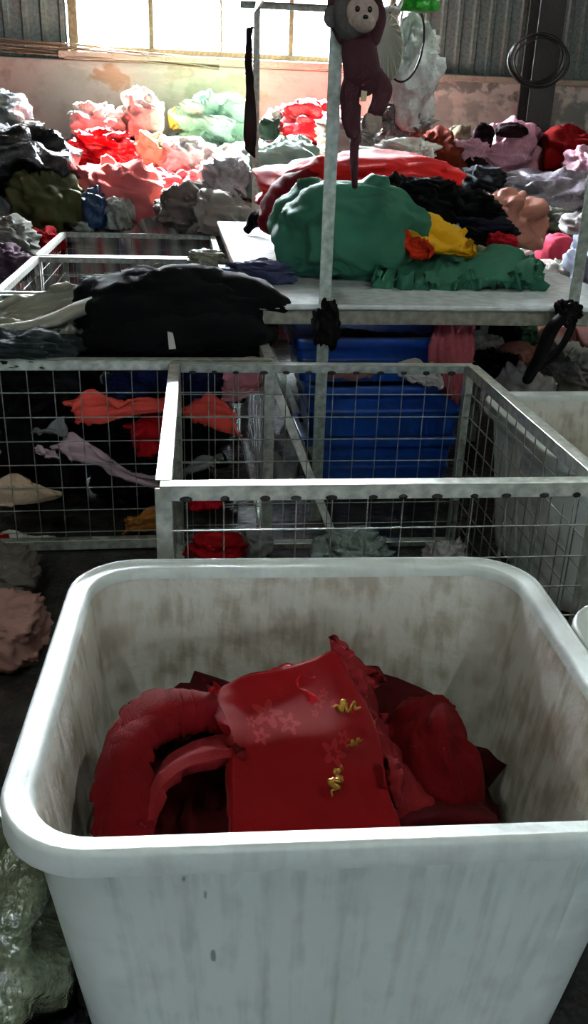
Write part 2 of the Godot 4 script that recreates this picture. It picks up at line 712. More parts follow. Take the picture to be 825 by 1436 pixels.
func build_hall():
	var plaster := mat("plaster", Color(1, 1, 1), 0.92, "plaster", {"scale": 0.35, "bump": 0.5})
	var conc := mat("floor", Color(0.8, 0.8, 0.78), 0.55, "floor", {"scale": 0.6, "bump": 0.5})
	var clad := mat("cladding", Color(0.43, 0.50, 0.50), 0.55, "metal", {"metallic": 0.2})
	var roofm := mat("roof", Color(0.60, 0.61, 0.62), 0.6, "metal", {"metallic": 0.1})
	var frame := mat("window_frame", Color(0.50, 0.47, 0.36), 0.5, "metal", {"metallic": 0.2})
	var glass := mat("glass", Color(0.92, 0.95, 0.97), 0.03, "none", {"alpha": 0.08})

	var fl := structure("floor")
	slab("slab", Vector3(-6.4, -0.2, -10.4), Vector3(7.4, 0.0, 7.0), conc, fl)
	var ce := structure("ceiling", Vector3(0, 4.6, 0))
	slab("roof_deck", Vector3(-6.4, 0.0, -10.4), Vector3(7.4, 0.15, 4.9), roofm, ce)
	var wl := structure("wall_left")
	slab("wall_panel", Vector3(-6.35, 0, -10.3), Vector3(-6.1, 4.6, 4.9), plaster, wl)
	var wr := structure("wall_right")
	slab("wall_panel", Vector3(7.1, 0, -10.3), Vector3(7.35, 4.6, 4.9), plaster, wr)
	# behind the camera: a wall with an open gate
	var wf := structure("wall_front")
	slab("wall_panel", Vector3(-6.1, 0, 4.6), Vector3(-1.0, 4.6, 4.85), plaster, wf)
	slab("wall_panel", Vector3(1.2, 0, 4.6), Vector3(7.1, 4.6, 4.85), plaster, wf)
	slab("gate_lintel", Vector3(-1.0, 2.45, 4.6), Vector3(1.2, 4.6, 4.85), plaster, wf)

	var across := thing("added_gate_wall", "added unseen wall behind the camera, dimming the light through the open gate", "wall", Vector3(0, 0, 6.4))  # added out of view to cut down the sky light entering the gate
	slab("wall_face", Vector3(-9.0, -0.2, 0.0), Vector3(10.0, 6.2, 0.25), mat("pale_render", Color(0.80, 0.86, 0.90), 0.9, "soft", {"scale": 0.4}), across)

	# the far wall: plastered to breast height, ribbed cladding above, a band of windows
	var wb := structure("wall_back", Vector3(0, 0, -9.5), 3.3)
	slab("plaster_wall", Vector3(-6.3, 0, -0.24), Vector3(7.3, 2.13, 0.0), plaster, wb)
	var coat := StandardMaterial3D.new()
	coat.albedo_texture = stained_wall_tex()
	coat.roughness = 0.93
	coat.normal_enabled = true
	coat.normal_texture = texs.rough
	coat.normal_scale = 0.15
	var rows: Array = []
	for j in 3:
		var row: Array = []
		for i in 14:
			row.append(Vector3(-6.1 + i * 13.2 / 13.0, 2.12 - j * 1.06, 0.004))
		rows.append(row)
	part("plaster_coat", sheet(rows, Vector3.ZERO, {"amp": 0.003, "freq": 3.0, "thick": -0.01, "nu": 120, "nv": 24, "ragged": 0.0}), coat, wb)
	var wx0 := -0.97
	var wx1 := 2.15
	slab("plaster_wall", Vector3(wx0 - 0.1, 2.13, -0.24), Vector3(wx1 + 0.1, 2.19, 0.0), plaster, wb)
	slab("backing_board", Vector3(-6.3, 2.13, -0.2), Vector3(wx0 - 0.06, 4.6, -0.10), clad, wb)
	slab("backing_board", Vector3(wx1 + 0.06, 2.13, -0.2), Vector3(7.3, 4.6, -0.10), clad, wb)
	slab("backing_board", Vector3(wx0 - 0.06, 3.75, -0.2), Vector3(wx1 + 0.06, 4.6, -0.10), clad, wb)
	var full := cladding(0.85, 2.45)
	var x := wx0 - 0.06 - 0.85
	while x > -6.4:
		part("cladding_sheet", full, clad, wb, Vector3(x, 2.14, -0.08))
		x -= 0.85
	x = wx1 + 0.06
	while x < 7.0:
		part("cladding_sheet", full, clad, wb, Vector3(x, 2.14, -0.08))
		x += 0.85
	x = wx0 - 0.06
	var short := cladding(0.85, 0.84)
	while x < wx1:
		part("cladding_sheet", short, clad, wb, Vector3(x, 3.75, -0.08))
		x += 0.85
	# ledge at the foot of the cladding
	var led := structure("trim_1", Vector3(0, 0, -9.5), 3.3)
	slab("ledge", Vector3(wx1 + 0.1, 2.09, -0.02), Vector3(7.1, 2.15, 0.07), mat("ledge", Color(0.78, 0.78, 0.76), 0.7, "plaster", {"scale": 0.8}), led)
	var sill := structure("trim_2", Vector3(0, 0, -9.5), 3.3)
	slab("sill", Vector3(wx0 - 0.15, 2.14, -0.02), Vector3(wx1 + 0.12, 2.20, 0.10), mat("ledge", Color.WHITE), sill)
	# the window
	var wn := structure("window_1", Vector3(0, 0, -9.5), 3.3)
	var zc := -0.08
	var y0 := 2.20
	var y1 := 3.75
	part("window_frame", box_bar(Vector3(wx0, y0 + 0.03, zc), Vector3(wx1, y0 + 0.03, zc), 0.09, 0.06), frame, wn)
	part("window_frame", box_bar(Vector3(wx0, y1 - 0.03, zc), Vector3(wx1, y1 - 0.03, zc), 0.09, 0.06), frame, wn)
	part("window_frame", box_bar(Vector3(wx0, y0, zc), Vector3(wx0, y1, zc), 0.09, 0.09), frame, wn)
	part("window_frame", box_bar(Vector3(wx1, y0, zc), Vector3(wx1, y1, zc), 0.09, 0.09), frame, wn)
	for mx in [[-0.24, 0.05], [0.43, 0.022], [1.12, 0.05], [1.66, 0.022]]:
		part("mullion", box_bar(Vector3(mx[0], y0, zc), Vector3(mx[0], y1, zc), 0.06, mx[1]), frame, wn)
	part("transom", box_bar(Vector3(wx0, 3.1, zc), Vector3(wx1, 3.1, zc), 0.05, 0.04), frame, wn)
	var cuts := [wx0, -0.24, 0.43, 1.12, 1.66, wx1]
	for i in 5:
		for yy in [[y0 + 0.06, 3.08], [3.12, y1 - 0.06]]:
			slab("pane", Vector3(cuts[i] + 0.02, yy[0], zc - 0.003), Vector3(cuts[i + 1] - 0.02, yy[1], zc + 0.003), glass, wn)

	# steel column with its coil of cable
	var dark := mat("dark_steel", Color(0.20, 0.20, 0.20), 0.5, "metal", {"metallic": 0.3})
	var col := thing("steel_column", "dark grey steel column standing before the ribbed wall cladding", "column", Vector3(3.52, 0, -9.15), 3.3)
	for s in [-1, 1]:
		part("flange", chamfer_box(Vector3(0.26, 4.6, 0.014), 0.003), dark, col, Vector3(0, 2.3, s * 0.12))
	part("web", chamfer_box(Vector3(0.012, 4.6, 0.23), 0.003), dark, col, Vector3(0, 2.3, 0))
	part("base_plate", chamfer_box(Vector3(0.4, 0.02, 0.4), 0.003), dark, col, Vector3(0, 0.01, 0))
	var black := mat("rubber", Color(0.035, 0.035, 0.035), 0.5, "none")
	var coil := thing("cable_coil", "coil of black cable hung round the dark steel column", "cable", Vector3(3.404, 2.276, -8.980), 3.3)
	for k in 4:
		var pts: Array = []
		var rr := 0.235 + 0.018 * (k % 3)
		for a in 25:
			var an := TAU * a / 24.0
			pts.append(Vector3(cos(an) * rr * 1.12 + 0.012 * k, sin(an) * rr * 0.85 - 0.01 * k, 0.02 * sin(an * 3.0 + k) + 0.008 * k))
		var rad: Array = []
		for a in 25:
			rad.append(0.011)
		part("loop", limb(pts, rad, {"seg": 7, "steps": 2}), black, coil)
	# a run of old wires along the ledge left of the window
	var straw := mat("old_wire", Color(0.42, 0.36, 0.29), 0.7, "none")
	var rng := RandomNumberGenerator.new()
	rng.seed = 77
	var wires := thing("wire_bundle", "tangle of brown wires along the ledge left of the window", "wires", Vector3(-1.6, 2.14, -9.36), 3.3)
	for k in 9:
		var pts: Array = []
		var rad: Array = []
		var yb := 0.02 + 0.02 * k
		for i in 9:
			pts.append(Vector3(-1.4 + 3.4 * i / 8.0, yb * (1.0 - 0.5 * i / 8.0) + rng.randf_range(-0.02, 0.02) - 0.09 * i / 8.0 + 0.04, 0.02 + rng.randf_range(-0.02, 0.03)))
			rad.append(0.008)
		part("wire", limb(pts, rad, {"seg": 6, "steps": 4}), straw, wires)

# ------------------------------------------------------------------ plastic bins
func ring(v: PackedVector3Array, hw: float, hd: float, r: float, y: float, side: int, groove := 0.0, gstep := 0.12):
	# rounded rectangle, the same number of points each time
	var pts: Array = []
	for q in 4:
		var sx: float = [1, -1, -1, 1][q]
		var sz: float = [1, 1, -1, -1][q]
		for k in 9:
			var an := PI * 0.5 * q + PI * 0.5 * k / 8.0
			pts.append(Vector3(sx * (hw - r) + cos(an) * r, y, sz * (hd - r) + sin(an) * r))
		# straight run to the next corner
		var nx: float = [-1, -1, 1, 1][q]
		var nzz: float = [1, -1, -1, 1][q]
		var a: Vector3 = pts[pts.size() - 1]
		var an2 := PI * 0.5 * (q + 1)
		var b := Vector3(nx * (hw - r) + cos(an2) * r, y, nzz * (hd - r) + sin(an2) * r)
		for k in range(1, side):
			var p := a.lerp(b, float(k) / side)
			if groove > 0.0:
				var along := p.x if q % 2 == 0 else p.z
				var g := absf(fposmod(along + gstep * 0.5, gstep) - gstep * 0.5)
				var dep := groove * clampf(1.0 - g / 0.009, 0.0, 1.0)
				if q == 0: p.z -= dep
				elif q == 2: p.z += dep
				elif q == 1: p.x += dep
				else: p.x -= dep
			pts.append(p)
	for p in pts:
		v.append(p)

func loft(prof: Array, side: int, cap_first: bool, cap_last: bool, with_uv := false) -> ArrayMesh:
	var v := PackedVector3Array()
	var ix := PackedInt32Array()
	for p in prof:
		ring(v, p[0], p[1], p[2], p[3], side, p[4] if p.size() > 4 else 0.0)
	var n := v.size() / prof.size()
	for i in prof.size() - 1:
		for j in n:
			var a := i * n + j
			var b := i * n + (j + 1) % n
			ix.append_array([a, b, a + n, b, b + n, a + n])
	for c in [[cap_first, 0], [cap_last, prof.size() - 1]]:
		if c[0]:
			var m := Vector3.ZERO
			for j in n:
				m += v[c[1] * n + j]
			v.append(m / n)
			for j in n:
				var a: int = c[1] * n + j
				var b: int = c[1] * n + (j + 1) % n
				if c[1] == 0:
					ix.append_array([v.size() - 1, b, a])
				else:
					ix.append_array([v.size() - 1, a, b])
	if not with_uv:
		return commit(v, ix)
	var uv := PackedVector2Array()
	for i in prof.size():
		for j in n:
			uv.append(Vector2(float(j) / n, clampf(prof[i][3] / 0.7, 0.0, 1.0)))
	while uv.size() < v.size():
		uv.append(Vector2(0.5, 0.02))
	return commit(v, ix, uv)

# outside of the near bin: vertical rub streaks and a few dark smudges on its front
func scuff_tex() -> ImageTexture:
	var n := FastNoiseLite.new()
	n.seed = 191
	n.frequency = 0.02
	n.fractal_octaves = 4
	var im := Image.create(2048, 512, false, Image.FORMAT_RGB8)
	# smudges: share of the way round, height, half sizes in metres
	var smudges := [[0.212, 0.545, 0.005, 0.008], [0.2026, 0.505, 0.005, 0.014], [0.2012, 0.36, 0.004, 0.012]]
	for y in 512:
		for x in 2048:
			var a := n.get_noise_2d(x * 2.2, y * 0.10)
			var b := n.get_noise_2d(x * 1.0 + 500.0, y * 0.7)
			var c := Color(0.845, 0.855, 0.85).lerp(Color(0.70, 0.71, 0.70), clampf(a * 0.8 + b * 0.5, 0.0, 0.7))
			var u := x / 2048.0
			var h := y / 512.0 * 0.7
			for s in smudges:
				var k := 1.0 - Vector2((u - s[0]) * 3.4 / s[2], (h - s[1]) / s[3]).length() + b * 1.2
				if k > 0.0:
					c = c.lerp(Color(0.36, 0.36, 0.37), clampf(k * 1.6, 0.0, 0.8))
			im.set_pixel(x, y, c)
	return ImageTexture.create_from_image(im)

func storage_bin(at: Vector3, turn: float, hw: float, hd: float, h: float, label: String, scuffed := false) -> Node3D:
	var out := mat("bin_white", Color(0.90, 0.92, 0.91), 0.42, "bin", {"scale": 1.1, "bump": 0.12})
	var inn := mat("bin_inner", Color(1, 1, 1), 0.5, "bin_inside", {"scale": 1.3, "bump": 0.15})
	var t := thing("storage_bin", label, "bin", at, turn, "white plastic bins")
	var tw := 0.06              # how far the walls lean in towards the base
	var o := 0.035               # how far the rim stands out
	var prof: Array = []
	prof.append([hw - o - tw - 0.03, hd - o - tw - 0.03, 0.10, 0.03])
	for k in 9:
		var f := k / 8.0
		prof.append([hw - o - tw * (1 - f), hd - o - tw * (1 - f), 0.10 + 0.02 * f, 0.055 + (h - 0.055 - 0.052) * f, 0.008 if k < 8 else 0.0])
	var skin := out
	if scuffed:
		skin = StandardMaterial3D.new()
		skin.albedo_texture = scuff_tex()
		skin.albedo_color = Color(0.92, 0.94, 0.93)
		skin.roughness = 0.42
	part("body", loft(prof, 150, true, false, scuffed), skin, t)
	var rim: Array = []
	for p in [[-o, -0.052], [-0.006, -0.050], [0.0, -0.044], [0.0, -0.009], [-0.003, -0.002], [-0.008, 0.0], [-0.012, -0.002], [-0.015, -0.006], [-0.034, -0.007], [-0.040, -0.009], [-0.045, -0.016], [-0.048, -0.03]]:
		rim.append([hw + p[0], hd + p[0], 0.145 + p[0] * 0.8, h + p[1]])
	part("rim", loft(rim, 24, false, false), out, t)
	var ins: Array = []
	for k in 9:
		var f := k / 8.0
		ins.append([hw - 0.048 - tw * f, hd - 0.048 - tw * f, 0.10 - 0.01 * f, h - 0.03 - (h - 0.03 - 0.07) * f, 0.0 if k == 0 else 0.004])
	ins.append([hw - 0.048 - tw - 0.03, hd - 0.048 - tw - 0.03, 0.08, 0.045])
	part("inner_wall", loft(ins, 60, false, true), inn, t)
	var wheel := mat("castor", Color(0.12, 0.12, 0.12), 0.5, "none")
	for s in [[-1, -1], [1, -1], [-1, 1], [1, 1]]:
		var c := CylinderMesh.new()
		c.top_radius = 0.016
		c.bottom_radius = 0.016
		c.height = 0.03
		c.radial_segments = 16
		var w := part("castor", c, wheel, t, Vector3(s[0] * (hw - 0.25), 0.016, s[1] * (hd - 0.25)))
		w.rotation_degrees.z = 90
	return t

# an unseen overhead fill light, added in the shape of a fluorescent fitting
func fill_tube_light(at: Vector3, label: String):
	var t := thing("fill_tube_light", label, "lamp", at, 90.0, "added fill lamps")
	var white := mat("lamp_white", Color(0.85, 0.85, 0.84), 0.5, "none")
	part("housing", chamfer_box(Vector3(1.26, 0.05, 0.10), 0.008), white, t, Vector3(0, 0.05, 0))
	for s in [-1, 1]:
		part("socket", chamfer_box(Vector3(0.02, 0.05, 0.04), 0.004), white, t, Vector3(s * 0.62, 0.005, 0))
		part("rod", box_bar(Vector3(s * 0.5, 0.07, 0), Vector3(s * 0.5, 4.6 - at.y, 0), 0.008, 0.008, 0.002), white, t)
	var glow := StandardMaterial3D.new()
	glow.albedo_color = Color(0.95, 0.96, 0.97)
	glow.emission_enabled = true
	glow.emission = Color(0.95, 1.0, 0.95)
	glow.emission_energy_multiplier = 3.0
	var c := CylinderMesh.new()
	c.top_radius = 0.014
	c.bottom_radius = 0.014
	c.height = 1.2
	c.radial_segments = 14
	var tube := part("tube", c, glow, t)
	tube.rotation_degrees.z = 90
	var l := AreaLight3D.new()
	l.name = "fill_glow"
	l.area_size = Vector2(1.2, 0.06)
	l.light_color = Color(0.95, 1.0, 0.95)
	l.light_energy = FILL_LAMP
	l.area_range = 30.0
	l.shadow_enabled = true
	t.add_child(l)
	l.position = Vector3(0, -0.02, 0)
	l.rotation_degrees.x = -90

func build_fill_lamps():
	fill_tube_light(Vector3(-1.3, 3.9, 0.2), "added fill lamp above the aisle left of the near bin")
	fill_tube_light(Vector3(2.0, 3.9, -0.6), "added fill lamp above the empty white bin")
	fill_tube_light(Vector3(2.6, 3.9, -5.0), "added fill lamp above the right side of the table")

func build_bins():
	storage_bin(Vector3(0.252, 0, -1.354), -2.5, 0.525, 0.450, 0.64, "large white plastic bin in front, holding the red clothes", true)
	storage_bin(Vector3(1.335, 0, -1.19), 0.0, 0.53, 0.42, 0.61, "white plastic bin of which only a rounded rim corner shows at the right edge")
	storage_bin(Vector3(1.69, 0, -2.80), 0.0, 0.55, 0.41, 0.64, "empty white plastic bin standing right of the wire cage")

# ------------------------------------------------------------------ wire cages
func wire_cage(label: String, at: Vector3, turn: float, w: float, d: float, h: float, step: float, welds := false) -> Node3D:
	# at is the front left corner on the floor; the cage runs w to the right and d away from the camera
	var rail := mat("cage_rail", Color(0.78, 0.79, 0.77), 0.38, "metal", {"metallic": 0.45})
	var wirem := mat("cage_wire", Color(0.62, 0.63, 0.62), 0.4, "metal", {"metallic": 0.5})
	var weldm := mat("weld", Color(0.15, 0.13, 0.11), 0.8, "rust", {"scale": 5.0})
	var t := thing("wire_cage", label, "cage", at, turn, "galvanised wire cages")
	var b := 0.04
	for p in [[0, 0, 1, -1], [w, 0, -1, -1], [0, -d, 1, 1], [w, -d, -1, 1]]:
		part("post", angle_bar(Vector3(p[0] + b * 0.5 * p[2], 0, p[1] + b * 0.5 * p[3]), Vector3(p[0] + b * 0.5 * p[2], h - 0.006, p[1] + b * 0.5 * p[3]), b, -1 if p[2] > 0 else 1, 1 if p[3] < 0 else -1, Vector3.BACK), rail, t)
	for y in [h - b * 0.5, 0.03]:
		var nm := "top_rail" if y > 0.1 else "bottom_rail"
		part(nm, angle_bar(Vector3(b * 0.3, y, -b * 0.5), Vector3(w - b * 0.3, y, -b * 0.5), b, -1, 1), rail, t)
		part(nm, angle_bar(Vector3(b * 0.3, y, -d + b * 0.5), Vector3(w - b * 0.3, y, -d + b * 0.5), b, 1, 1), rail, t)
		part(nm, angle_bar(Vector3(b * 0.5, y + 0.002, -b), Vector3(b * 0.5, y + 0.002, -d + b), b, -1, 1), rail, t)
		part(nm, angle_bar(Vector3(w - b * 0.5, y + 0.002, -b), Vector3(w - b * 0.5, y + 0.002, -d + b), b, 1, 1), rail, t)
	# wires, each a part
	var mk := func(l: float) -> CylinderMesh:
		var c := CylinderMesh.new()
		c.top_radius = 0.0021
		c.bottom_radius = 0.0021
		c.height = l
		c.radial_segments = 6
		c.rings = 0
		return c
	var up: CylinderMesh = mk.call(h - 0.06)
	var across: CylinderMesh = mk.call(w - 0.02)
	var deep: CylinderMesh = mk.call(d - 0.02)
	var blobm := SphereMesh.new()
	blobm.radius = 0.5
	blobm.height = 1.0
	blobm.radial_segments = 10
	blobm.rings = 5
	var rng := RandomNumberGenerator.new()
	rng.seed = int(w * 100 + d * 1000)
	for z in [-0.009, -d + 0.009]:
		var x := step * 0.85
		while x < w - 0.05:
			part("wire", up, wirem, t, Vector3(x, h * 0.5 - 0.01, z))
			if welds:
				var k := part("weld_mark", blobm, weldm, t, Vector3(x + rng.randf_range(-0.012, 0.012), h - 0.034, z + (0.008 if z > -0.1 else 0.014)))
				k.scale = Vector3(rng.randf_range(0.022, 0.034), rng.randf_range(0.012, 0.018), 0.006)
			x += step
		var y := h - 0.04 - step * 0.9
		while y > 0.06:
			var o := part("wire", across, wirem, t, Vector3(w * 0.5, y, z + 0.004))
			o.rotation_degrees.z = 90
			y -= step
	for xx in [0.009, w - 0.009]:
		var z2 := -step * 0.85
		while z2 > -d + 0.05:
			part("wire", up, wirem, t, Vector3(xx, h * 0.5 - 0.01, z2))
			z2 -= step
		var y2 := h - 0.04 - step * 0.9
		while y2 > 0.06:
			var o2 := part("wire", deep, wirem, t, Vector3(xx + 0.004, y2, -d * 0.5))
			o2.rotation_degrees.x = 90
			y2 -= step
	return t

func build_cages():
	wire_cage("wire cage directly behind the white bin of red clothes, nearly empty", Vector3(-0.075, 0, -1.925), -1.1, 1.145, 1.215, 0.775, 0.0885, true)
	wire_cage("wire cage stuffed with dark garments, heaped over with a black coat", Vector3(-0.93, 0, -3.165), 0.0, 1.27, 1.36, 0.775, 0.094)
	wire_cage("wire cage behind the one heaped with the black coat", Vector3(-0.95, 0, -4.575), 0.0, 1.22, 1.37, 0.775, 0.094)
	wire_cage("farthest wire cage, next to the heap of bags below the window", Vector3(-0.95, 0, -5.99), 0.0, 1.22, 1.40, 0.775, 0.094)
	# loose strip leaning behind the near cage, its reflected shine painted as whiter colour
	var shiny := mat("painted_shine_strip", Color(0.95, 0.96, 0.97), 0.3, "metal", {"metallic": 0.15})
	var a := Vector3(0.328, 0.693, -3.215)
	var b := Vector3(0.602, -0.100, -3.200)
	b.y = 0.012
	single("metal_strip", angle_bar(a - b, Vector3.ZERO, 0.034, 1, 1, Vector3(0, 0.6, 0.8)), shiny, b, "bright metal strip leaning diagonally behind the near wire cage", "metal strip")

# ------------------------------------------------------------------ sorting table
func build_table():
	var steel := mat("table_steel", Color(0.66, 0.69, 0.66), 0.42, "metal", {"metallic": 0.35})
	var board := mat("table_board", Color(0.88, 0.90, 0.91), 0.22, "soft", {"scale": 1.2, "bump": 0.05})
	var apron := mat("table_apron", Color(0.50, 0.48, 0.42), 0.6, "metal", {"metallic": 0.1})
	var t := thing("sorting_table", "long white-topped sorting table with tall steel posts overhead", "table", Vector3(0, 0, -3.46))
	var h := 0.926
	var x0 := 0.27
	var x1 := 1.95
	var d := 3.42
	for k in 2:
		slab("table_top", Vector3(x0, h - 0.022, -d * 0.5 * (k + 1) + 0.002), Vector3(x1, h, -d * 0.5 * k), board, t)
	part("apron", chamfer_box(Vector3(x1 - x0 - 0.06, 0.06, 0.03), 0.003), apron, t, Vector3((x0 + x1) * 0.5, h - 0.052, -0.03))
	part("apron", chamfer_box(Vector3(x1 - x0 - 0.06, 0.06, 0.03), 0.003), apron, t, Vector3((x0 + x1) * 0.5, h - 0.052, -d + 0.03))
	for x in [x0 + 0.03, x1 - 0.03]:
		part("apron", chamfer_box(Vector3(0.03, 0.06, d - 0.09), 0.003), apron, t, Vector3(x, h - 0.052, -d * 0.5))
	var top := 2.36
	for p in [[0.556, 0.024, 0.0], [1.585, 0.024, 0.85], [0.556, -d - 0.026, 0.0], [1.585, -d - 0.026, 0.0]]:
		part("post", angle_bar(Vector3(p[0], p[2], p[1]), Vector3(p[0], top, p[1]), 0.048, -1, 1, Vector3.BACK), steel, t)
	for z in [0.024, -d - 0.026]:
		part("top_bar", angle_bar(Vector3(0.44, top, z), Vector3(1.70, top, z), 0.045, 1, 1), steel, t)
	for x in [0.556, 1.585]:
		part("top_bar", angle_bar(Vector3(x, top - 0.03, 0.02), Vector3(x, top - 0.03, -d - 0.02), 0.045, 1, 1), steel, t)
	part("leg", angle_bar(Vector3(1.585, 0.0, -1.0), Vector3(1.585, h - 0.08, -1.0), 0.048, -1, 1, Vector3.BACK), steel, t)
	part("lower_rail", angle_bar(Vector3(0.556, 0.25, 0.05), Vector3(0.556, 0.25, -d - 0.05), 0.04, 1, 1), steel, t)
	part("lower_rail", angle_bar(Vector3(1.585, 0.25, -1.0), Vector3(1.585, 0.25, -d - 0.05), 0.04, 1, 1), steel, t)

# ------------------------------------------------------------------ blue crates
func crate(at: Vector3, hw: float, hd: float, h: float, label: String, turn := 0.0):
	var blue := mat("crate_blue", Color(0.05, 0.22, 0.52), 0.28, "soft", {"scale": 2.0, "bump": 0.1})
	var t := thing("blue_crate", label, "crate", at, turn, "stacked blue crates")
	var prof: Array = []
	for p in [[-0.05, 0.0], [-0.035, 0.005], [-0.026, h * 0.45], [-0.018, h * 0.47], [-0.018, h * 0.53], [-0.024, h * 0.55], [-0.015, h - 0.045], [0.0, h - 0.043], [0.0, h - 0.004], [-0.004, h], [-0.024, h], [-0.028, h - 0.004], [-0.050, 0.014]]:
		prof.append([hw + p[0], hd + p[0], 0.035, p[1]])
	part("shell", loft(prof, 10, true, true), blue, t)
	for s in [-1, 1]:
		part("handle", chamfer_box(Vector3(0.02, 0.03, 0.14), 0.006), blue, t, Vector3(s * (hw - 0.008), h * 0.78, 0))

func build_crates():
	crate(Vector3(0.87, 0.0, -3.82), 0.36, 0.20, 0.31, "blue plastic crate at the bottom of the stack under the table")
	crate(Vector3(0.885, 0.312, -3.79), 0.37, 0.20, 0.24, "middle blue plastic crate of the stack under the table")
	crate(Vector3(0.84, 0.554, -3.83), 0.375, 0.20, 0.20, "open blue plastic crate on top of the stack under the table", 1.0)

# ------------------------------------------------------------------ red clothes in the near bin
func build_bin_clothes():
	var deep := cloth("red_deep", Color(0.40, 0.03, 0.05), 0.85)
	var wine := cloth("red_wine", Color(0.26, 0.025, 0.04), 0.85)
	var red := cloth("red_satin", Color(0.66, 0.05, 0.08), 0.45)
	var rose := cloth("red_rose", Color(0.52, 0.12, 0.14), 0.85)
	# the heap everything lies on
	bag("red_garment", Vector3(0.235, 0.22, -1.40), Vector3(0.36, 0.22, 0.28), wine, {"seed": 3, "fold": 0.14, "flat": 0.9}, "balled dark wine garment at the bottom of the near white bin", "clothing", "red clothes in the bin", false)
	bag("red_garment", Vector3(-0.027, 0.256, -1.400), Vector3(0.135, 0.204, 0.180), wine, {"seed": 8, "fine": 0.003, "fold": 0.06, "ff": 1.6, "flow": Vector3(0.5, 0.9, 0.2), "stretch": 0.85, "big": 0.08, "flat": 0.9, "lat": 60, "lon": 90}, "dark wine garment filling the left side of the near bin", "clothing", "red clothes in the bin", false)
	bag("red_garment", Vector3(0.485, 0.248, -1.400), Vector3(0.121, 0.247, 0.180), deep, {"seed": 15, "fine": 0.003, "fold": 0.05, "ff": 1.5, "flow": Vector3(0.7, -0.8, 0.2), "stretch": 0.85, "big": 0.06, "sq": 1.0, "flat": 0.9, "lat": 60, "lon": 90}, "deep red garment slumped right in the near white bin", "clothing", "red clothes in the bin", false)
	cloth_piece("red_quilted_sleeve", [
		[Vector3(-0.152, 0.417, -1.140), Vector3(-0.148, 0.471, -1.200), Vector3(-0.131, 0.512, -1.300), Vector3(-0.085, 0.529, -1.380), Vector3(-0.008, 0.515, -1.420), Vector3(0.071, 0.500, -1.430)],
		[Vector3(-0.121, 0.435, -1.120), Vector3(-0.119, 0.496, -1.170), Vector3(-0.105, 0.530, -1.260), Vector3(-0.066, 0.535, -1.340), Vector3(-0.004, 0.519, -1.380), Vector3(0.069, 0.507, -1.390)],
		[Vector3(-0.096, 0.422, -1.130), Vector3(-0.096, 0.477, -1.180), Vector3(-0.083, 0.506, -1.260), Vector3(-0.051, 0.512, -1.330), Vector3(-0.001, 0.498, -1.370), Vector3(0.068, 0.490, -1.380)]], deep, {"amp": 0.006, "freq": 14.0, "thick": -0.03, "seed": 14, "nu": 60, "nv": 30, "flow": Vector2(0.25, 1.2), "ragged": 0.004}, "dark red quilted sleeve arching along the left side of the bin", "clothing", "red clothes in the bin")
	cloth_piece("red_sleeve", [
		[Vector3(-0.079, 0.476, -1.130), Vector3(-0.051, 0.521, -1.180), Vector3(0.000, 0.529, -1.220), Vector3(0.083, 0.530, -1.240)],
		[Vector3(-0.087, 0.475, -1.190), Vector3(-0.052, 0.517, -1.230), Vector3(0.007, 0.524, -1.270), Vector3(0.085, 0.527, -1.280)],
		[Vector3(-0.080, 0.456, -1.270), Vector3(-0.045, 0.490, -1.300), Vector3(0.015, 0.498, -1.330), Vector3(0.089, 0.507, -1.330)]], rose, {"amp": 0.005, "freq": 7.0, "thick": -0.02, "seed": 4, "ragged": 0.004}, "faded red sleeve folded over the dark garment in the bin", "clothing", "red clothes in the bin")
	# centre: the jacket with a stand-up collar
	var t := thing("red_jacket", "bright red satin jacket with pale blossom print and gold trim, centre of the bin", "clothing", Vector3(0.194, 0.392, -1.220), 0.0, "red clothes in the bin")
	var org: Vector3 = t.position
	var pm := mat("red_print", Color(0.88, 0.9, 0.9), 0.75, "cloth")
	pm.albedo_texture = texs.print
	pm.uv1_triplanar = false
	pm.uv1_scale = Vector3.ONE
	pm.normal_enabled = false
	var rows := [
		[Vector3(0.042, 0.539, -1.420), Vector3(0.109, 0.562, -1.440), Vector3(0.191, 0.555, -1.470), Vector3(0.254, 0.554, -1.500), Vector3(0.303, 0.568, -1.510), Vector3(0.341, 0.517, -1.470)],
		[Vector3(0.054, 0.552, -1.360), Vector3(0.112, 0.542, -1.380), Vector3(0.183, 0.531, -1.390), Vector3(0.255, 0.528, -1.400), Vector3(0.312, 0.533, -1.400), Vector3(0.342, 0.528, -1.370)],
		[Vector3(0.072, 0.547, -1.270), Vector3(0.118, 0.528, -1.280), Vector3(0.185, 0.524, -1.290), Vector3(0.245, 0.520, -1.290), Vector3(0.307, 0.507, -1.290), Vector3(0.351, 0.504, -1.270)],
		[Vector3(0.072, 0.517, -1.200), Vector3(0.125, 0.497, -1.210), Vector3(0.183, 0.493, -1.210), Vector3(0.248, 0.488, -1.210), Vector3(0.306, 0.483, -1.210), Vector3(0.350, 0.481, -1.200)],
		[Vector3(0.064, 0.473, -1.120), Vector3(0.124, 0.460, -1.120), Vector3(0.179, 0.455, -1.120), Vector3(0.241, 0.450, -1.120), Vector3(0.304, 0.445, -1.120), Vector3(0.354, 0.448, -1.120)],
		[Vector3(0.059, 0.341, -1.100), Vector3(0.124, 0.334, -1.100), Vector3(0.181, 0.329, -1.100), Vector3(0.244, 0.322, -1.100), Vector3(0.315, 0.315, -1.100), Vector3(0.367, 0.309, -1.100)]]
	part("front_panel", sheet(rows, org, {"amp": 0.004, "freq": 5.0, "flow": Vector2(0.6, 0.8), "thick": 0.02, "seed": 3, "nu": 56, "nv": 56, "ragged": 0.003}), pm, t)
